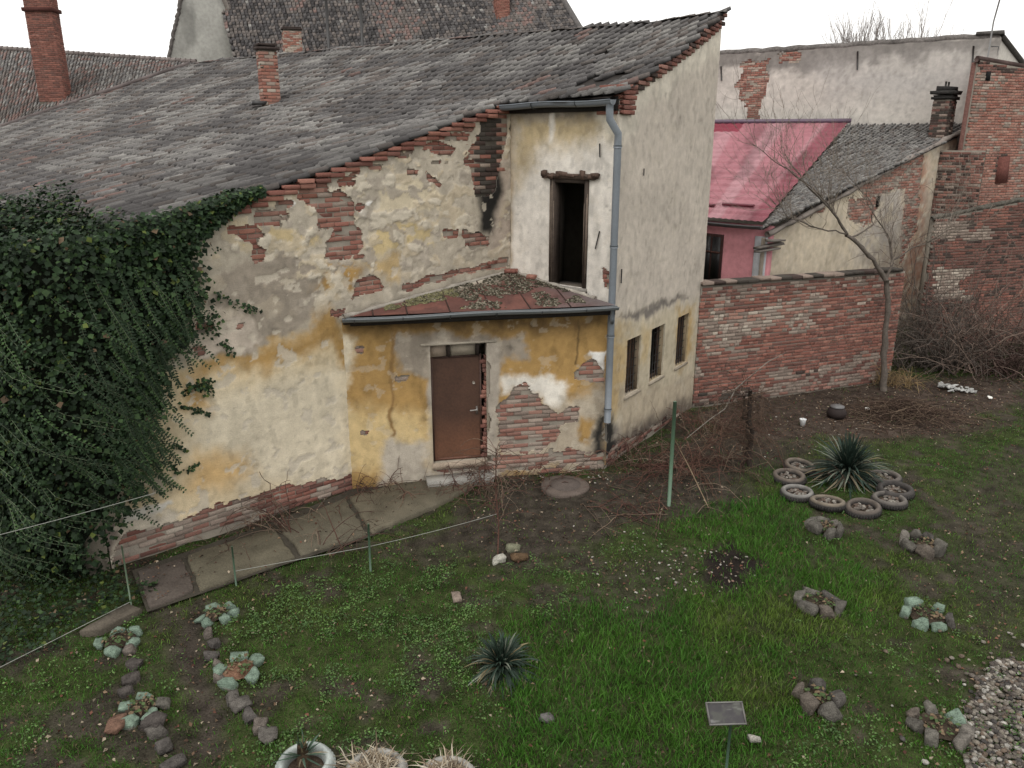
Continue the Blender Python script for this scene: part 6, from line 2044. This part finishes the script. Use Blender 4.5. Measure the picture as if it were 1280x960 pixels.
# ------------------------------------------------------------------ small things on the ground
c = gpt(1193, 488)
t = thing('rubble_heap', c, 'small heap of bright white plaster scraps in the far grass', 'rubble')
for k in range(60):
    SEED[0] += 1
    tt_ = R.random()
    p = c + np.array([-.32 + .7 * tt_ + R.normal(0, .08), .15 - .34 * tt_ + R.normal(0, .14), .04 + R.uniform(0, .10) * (1 - tt_)])
    V, F, C = rock(p, (R.uniform(.07, .17), R.uniform(.04, .09), R.uniform(.02, .05)), lin(168, 168, 164) * R.uniform(.6, 1.1), SEED[0], block=False, cuts=6)
    MB().add(V, F, C).build('scrap', M['white'], t)
c = gpt(1003, 531)
cup = thing('plastic_cup', c, 'white plastic cup standing on the brown litter', 'cup')
mb = MB(); lathe(mb, c, [(.0, .005), (.05, .0), (.068, .14), (.072, .15), (.062, .145), (.045, .02), (0, .02)], lin(214, 216, 216), 18); mb.build('body', M['white'], cup, smooth=True)
mb = MB(); lathe(mb, c + UP * .15, [(.066, -.004), (.075, .002), (.066, .006)], lin(226, 226, 224), 18); mb.build('rim', M['white'], cup)
c = gpt(1045, 522)
pot = thing('dark_pot', c, 'dark rounded pot with grey lid on the brown litter', 'pot')
mb = MB(); lathe(mb, c, [(0, 0), (.13, 0), (.20, .07), (.21, .14), (.17, .22), (.13, .25), (.13, .27)], lin(46, 36, 34), 20, .02); mb.build('body', M['rubber'], pot, smooth=True)
mb = MB(); lathe(mb, c + UP * .26, [(.15, 0), (.15, .02), (.05, .05), (0, .05)], lin(96, 94, 94), 18); mb.build('lid', M['metal'], pot)
SC = [(1084, 512, 'white paper scrap half buried in the twigs'), (1237, 500, 'tiny white scrap in the grass beyond the plaster heap')]
for px, py, lab in SC:
    SEED[0] += 1
    V, F, C = rock(gpt(px, py, .05), (.12, .09, .04), lin(216, 214, 206), SEED[0], block=True)
    tag(MB().add(V, F, C).build('paper_scrap', M['white']), lab, 'scrap')

# ------------------------------------------------------------------ ivy
ivy = thing('ivy', (A2[0] - .5, A2[1] - .3, 0), 'huge dark green ivy hanging over the corner of the old house', 'ivy')
e3, m3 = np.array([*edir, 0]), np.array([*mdir, 0])
def ivy_base(s):
    """s<0 round the eave side, s>0 along the long side wall"""
    s = np.asarray(s, float)
    p = np.array([*A2, 0]) + np.where(s[..., None] < 0, e3 * -s[..., None], m3 * s[..., None])
    w = sstep(-.8, .8, s)[..., None]
    n = (-m3) * (1 - w) + (-e3) * w
    n = n / np.linalg.norm(n, axis=-1)[..., None]
    return p, n
def ivy_right(z):                                   # how far it reaches along the side wall
    return np.interp(z, [0, .4, .9, 1.6, 2.4, 3.0, 3.5, 4.2, 4.8, 5.1], [.05, .12, .35, .75, 1.0, 1.25, 1.68, 1.80, 2.05, 2.45])
def ivy_T(s, z):
    hgt = np.clip(z / 4.3, 0, 1)
    t = .22 + .95 * sstep(.9, -.6, s) * (1 - .25 * hgt) + .12 * np.sin(hgt * 2.6)
    t = t * (.62 + .38 * sstep(0, .7, ivy_right(z) - s)) * (.72 + .56 * fbm(s * 1.3 + 9, z * 1.3, 81, 3))
    t = t * sstep(-.3, .5, ivy_right(z) - s + .25)
    return np.maximum(t, .05)
def ivy_p(s, z, k=1.0):
    p, n = ivy_base(s)
    return p + n * (ivy_T(s, z) * k)[..., None] + UP * np.asarray(z)[..., None], n
# woody core that closes the mass
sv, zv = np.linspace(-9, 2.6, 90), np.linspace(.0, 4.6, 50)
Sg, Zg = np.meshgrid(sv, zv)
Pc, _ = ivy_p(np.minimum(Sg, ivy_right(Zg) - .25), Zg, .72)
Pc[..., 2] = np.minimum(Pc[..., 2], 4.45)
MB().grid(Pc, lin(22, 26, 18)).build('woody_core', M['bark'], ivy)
IV = [lin(40, 58, 34), lin(33, 49, 30), lin(52, 72, 40), lin(42, 59, 38), lin(29, 42, 27)]
IV = np.array(IV) * .92
mb = MB()
def ivy_leaves(P, n, size, hang=.75, bright=1.0):
    k = len(P)
    nr_ = n * .8 + R.normal(0, .45, (k, 3)) + UP * .55
    nr_ /= np.linalg.norm(nr_, axis=1)[:, None]
    t_ = -UP * hang + R.normal(0, .5, (k, 3)); t_ -= nr_ * (t_ * nr_).sum(1)[:, None]; t_ /= np.linalg.norm(t_, axis=1)[:, None] + 1e-9
    c = IV[R.integers(0, 5, k)] * R.uniform(.55, 1.4, (k, 1)) * bright
    y_ = R.random(k); c = np.where((y_ < .02)[:, None], lin(92, 104, 50) * R.uniform(.6, 1, (k, 1)), c); c = np.where((y_ > .985)[:, None], lin(104, 82, 58) * R.uniform(.5, 1, (k, 1)), c)
    return leaf_dir(P, nr_, t_, size, c, .95, .22)
n = 76000
s_ = np.where(R.random(n) < .5, R.uniform(-3.2, 2.6, n), R.uniform(-9, 0, n)); z_ = 4.75 * R.random(n) ** .85
ok = s_ < ivy_right(z_) - .10 + R.normal(0, .10, n) + (fbm(s_ * 4, z_ * 4, 88, 3) - .5) * .5
ok &= z_ > .05 + .25 * (fbm(s_ * 2, z_ * 0, 90, 2))
s_, z_ = s_[ok], z_[ok]
P, N = ivy_p(s_, z_, 1.0)
P = P - N * (R.random(len(P)) ** 2 * .30)[:, None] + N * (R.random(len(P)) * .05)[:, None] + R.normal(0, .03, P.shape)
V, F, C = ivy_leaves(P, N, .032 + .075 * R.random(len(P)) ** 1.6)
mb.add(V, F, C)
print('ivy leaves', len(P))
# over the eave and up the roof edge
n = 24000
a_ = R.uniform(-.15, 9, n)
reach = .35 + .55 * fbm(a_ * .9, a_ * 0, 93, 3) + .45 * np.exp(-((a_ - 1.35) / .55) ** 2) + .55 * np.exp(-((a_ - .1) / .35) ** 2)
b_ = -.6 + (reach + .6) * R.random(n)
hump = .30 + .45 * np.exp(-((a_ - 1.5) / .6) ** 2) + .22 * fbm(a_ * 2, b_ * 2, 95, 3)
tt_ = R.random(n) ** .6
zz = roof_z(a_, b_) + hump * tt_ * sstep(reach, reach - .5, b_)
xy = A2 + edir * a_[:, None] + mdir * b_[:, None]
P = np.concatenate([xy, zz[:, None]], 1) + R.normal(0, .03, (n, 3))
N = np.tile(unit(-m3 * .5 + UP), (n, 1))
V, F, C = ivy_leaves(P, N, R.uniform(.045, .09, n), .5)
mb.add(V, F, C)
# tongue of ivy creeping up the verge of the side wall
n = 5200
u_ = R.uniform(0, 2.75, n)
wid = .42 * sstep(2.85, .6, u_) + .04
zz = roof_z(0, u_) + (R.random(n) * 1.15 - .85) * wid * 1.7 + .05
P = LW.pt(u_, zz, .06 + R.random(n) * .26 * sstep(2.9, .8, u_)) + R.normal(0, .02, (n, 3))
V, F, C = ivy_leaves(P, np.tile(unit(-e3 + UP * .6), (n, 1)), R.uniform(.05, .09, n), .6)
mb.add(V, F, C)
n = 1500
u_ = R.uniform(.2, 2.5, n); P = np.concatenate([A2 + mdir * u_[:, None] + edir * (R.random(n) * .35)[:, None], (roof_z(0, u_) + .03 + R.random(n) * .10)[:, None]], 1)
V, F, C = ivy_leaves(P, np.tile(UP, (n, 1)), R.uniform(.05, .09, n), .2)
mb.add(V, F, C)
# small runners on the plaster
def runner(pts, n, wid):
    P = np.array([LW.pt(*LW.uz(*p), .03) for p in pts])
    t_ = R.random(n) * (len(P) - 1)
    Q = np.stack([np.interp(t_, np.arange(len(P)), P[:, q]) for q in range(3)], 1) + R.normal(0, wid, (n, 3)) * np.array([1, 1, 1])
    return Q
for pts, n, w_ in (([(268, 368), (290, 378), (312, 384), (322, 386)], 70, .03), ([(262, 400), (275, 425), (290, 440)], 60, .03), ([(232, 485), (245, 482), (258, 478), (262, 492)], 150, .045),
                   ([(225, 505), (240, 512), (260, 516)], 40, .02), ([(215, 555), (232, 560)], 30, .02), ([(205, 575), (225, 590), (250, 577)], 50, .02), ([(255, 415), (265, 400), (270, 390)], 60, .05)):
    Q = runner(pts, n, w_)
    V, F, C = ivy_leaves(Q, np.tile(-e3, (n, 1)), R.uniform(.035, .07, n), .5, 1.2)
    mb.add(V, F, C)
mb.build('foliage', M['ivy'], ivy, kind='stuff')
# hanging strands with paired leaves
ms, ml = MB(), MB()
for k in range(430):
    s0 = R.uniform(-2.6, 1.5) if k < 330 else R.uniform(-5, -1)
    z0 = R.uniform(1.2, 4.3)
    s0 = min(s0, float(ivy_right(np.array([z0]))[0]) - R.uniform(.05, .6))
    L_ = R.uniform(.6, 1.7) if s0 < -.4 else R.uniform(.35, 1.0)
    m = int(L_ / .042)
    tq = np.linspace(0, 1, m)
    drift = R.uniform(.05, .8) if s0 < -.4 else R.uniform(.15, 1.3) * (1 if s0 > -.8 else .3)
    sz = s0 + drift * tq ** 1.3 * L_ * .55
    zz = np.maximum(z0 - L_ * tq * .92, .12)
    Pq, Nq = ivy_p(sz, zz, 1.0)
    Pq = Pq + Nq * (.03 + .10 * tq[:, None] * R.uniform(.3, 1.2))
    if m < 4: continue
    ms.tube(Pq[::3] if len(Pq[::3]) > 2 else Pq, .0035, lin(112, 122, 98) * R.uniform(.6, 1.0), 4, cap=False)
    for sg in (-1, 1):
        td = np.gradient(Pq, axis=0); td /= np.linalg.norm(td, axis=1)[:, None] + 1e-9
        bn = np.cross(td, Nq)
        dirv = bn * sg * .85 + td * .55 + R.normal(0, .12, Pq.shape)
        nr_ = Nq * .8 + UP * .45 + R.normal(0, .2, Pq.shape)
        nr_ /= np.linalg.norm(nr_, axis=1)[:, None]
        dirv -= nr_ * (dirv * nr_).sum(1)[:, None]; dirv /= np.linalg.norm(dirv, axis=1)[:, None]
        c = np.tile(IV[R.integers(0, 5)] * R.uniform(.8, 1.5), (m, 1)) * R.uniform(.85, 1.15, (m, 1))
        ml.add(*leaf_dir(Pq, nr_, dirv, np.full(m, .052) * R.uniform(.7, 1.15, m), c, .6, .2))
ms.build('hanging_stems', M['bark'], ivy, kind='stuff')
ml.build('hanging_leaves', M['ivy'], ivy, kind='stuff')
# ivy running over the ground
n = 17000
lo, hi = np.array(IVYG).min(0) - .5, np.array(IVYG).max(0) + .3
x_, y_ = R.uniform(lo[0] - 2, hi[0], n), R.uniform(lo[1], hi[1] + 3, n)
d_ = sdpoly(x_, y_, IVYG) + (fbm(x_ * 3, y_ * 3, 97, 3) - .5) * .7
ok = ((d_ < 0.02) | ((x_ < -6.2) & (y_ > 9.0) & (y_ < 13))) & (sdpoly(x_, y_, FOOT) > .05)
x_, y_ = x_[ok], y_[ok]; n = len(x_)
P = np.stack([x_, y_, np.maximum(gz(x_, y_), 0) + R.uniform(.03, .16, n)], 1)
N = np.tile(UP, (n, 1)) + R.normal(0, .3, (n, 3)); N /= np.linalg.norm(N, axis=1)[:, None]
mb = MB(); V, F, C = ivy_leaves(P, N, R.uniform(.04, .075, n), .1, .95); mb.add(V, F, C)
tag(mb.build('ground_ivy', M['ivy']), 'dark ivy carpeting the ground under the hanging ivy', 'ground cover', kind='stuff')
# dead leaves caught along the plinth
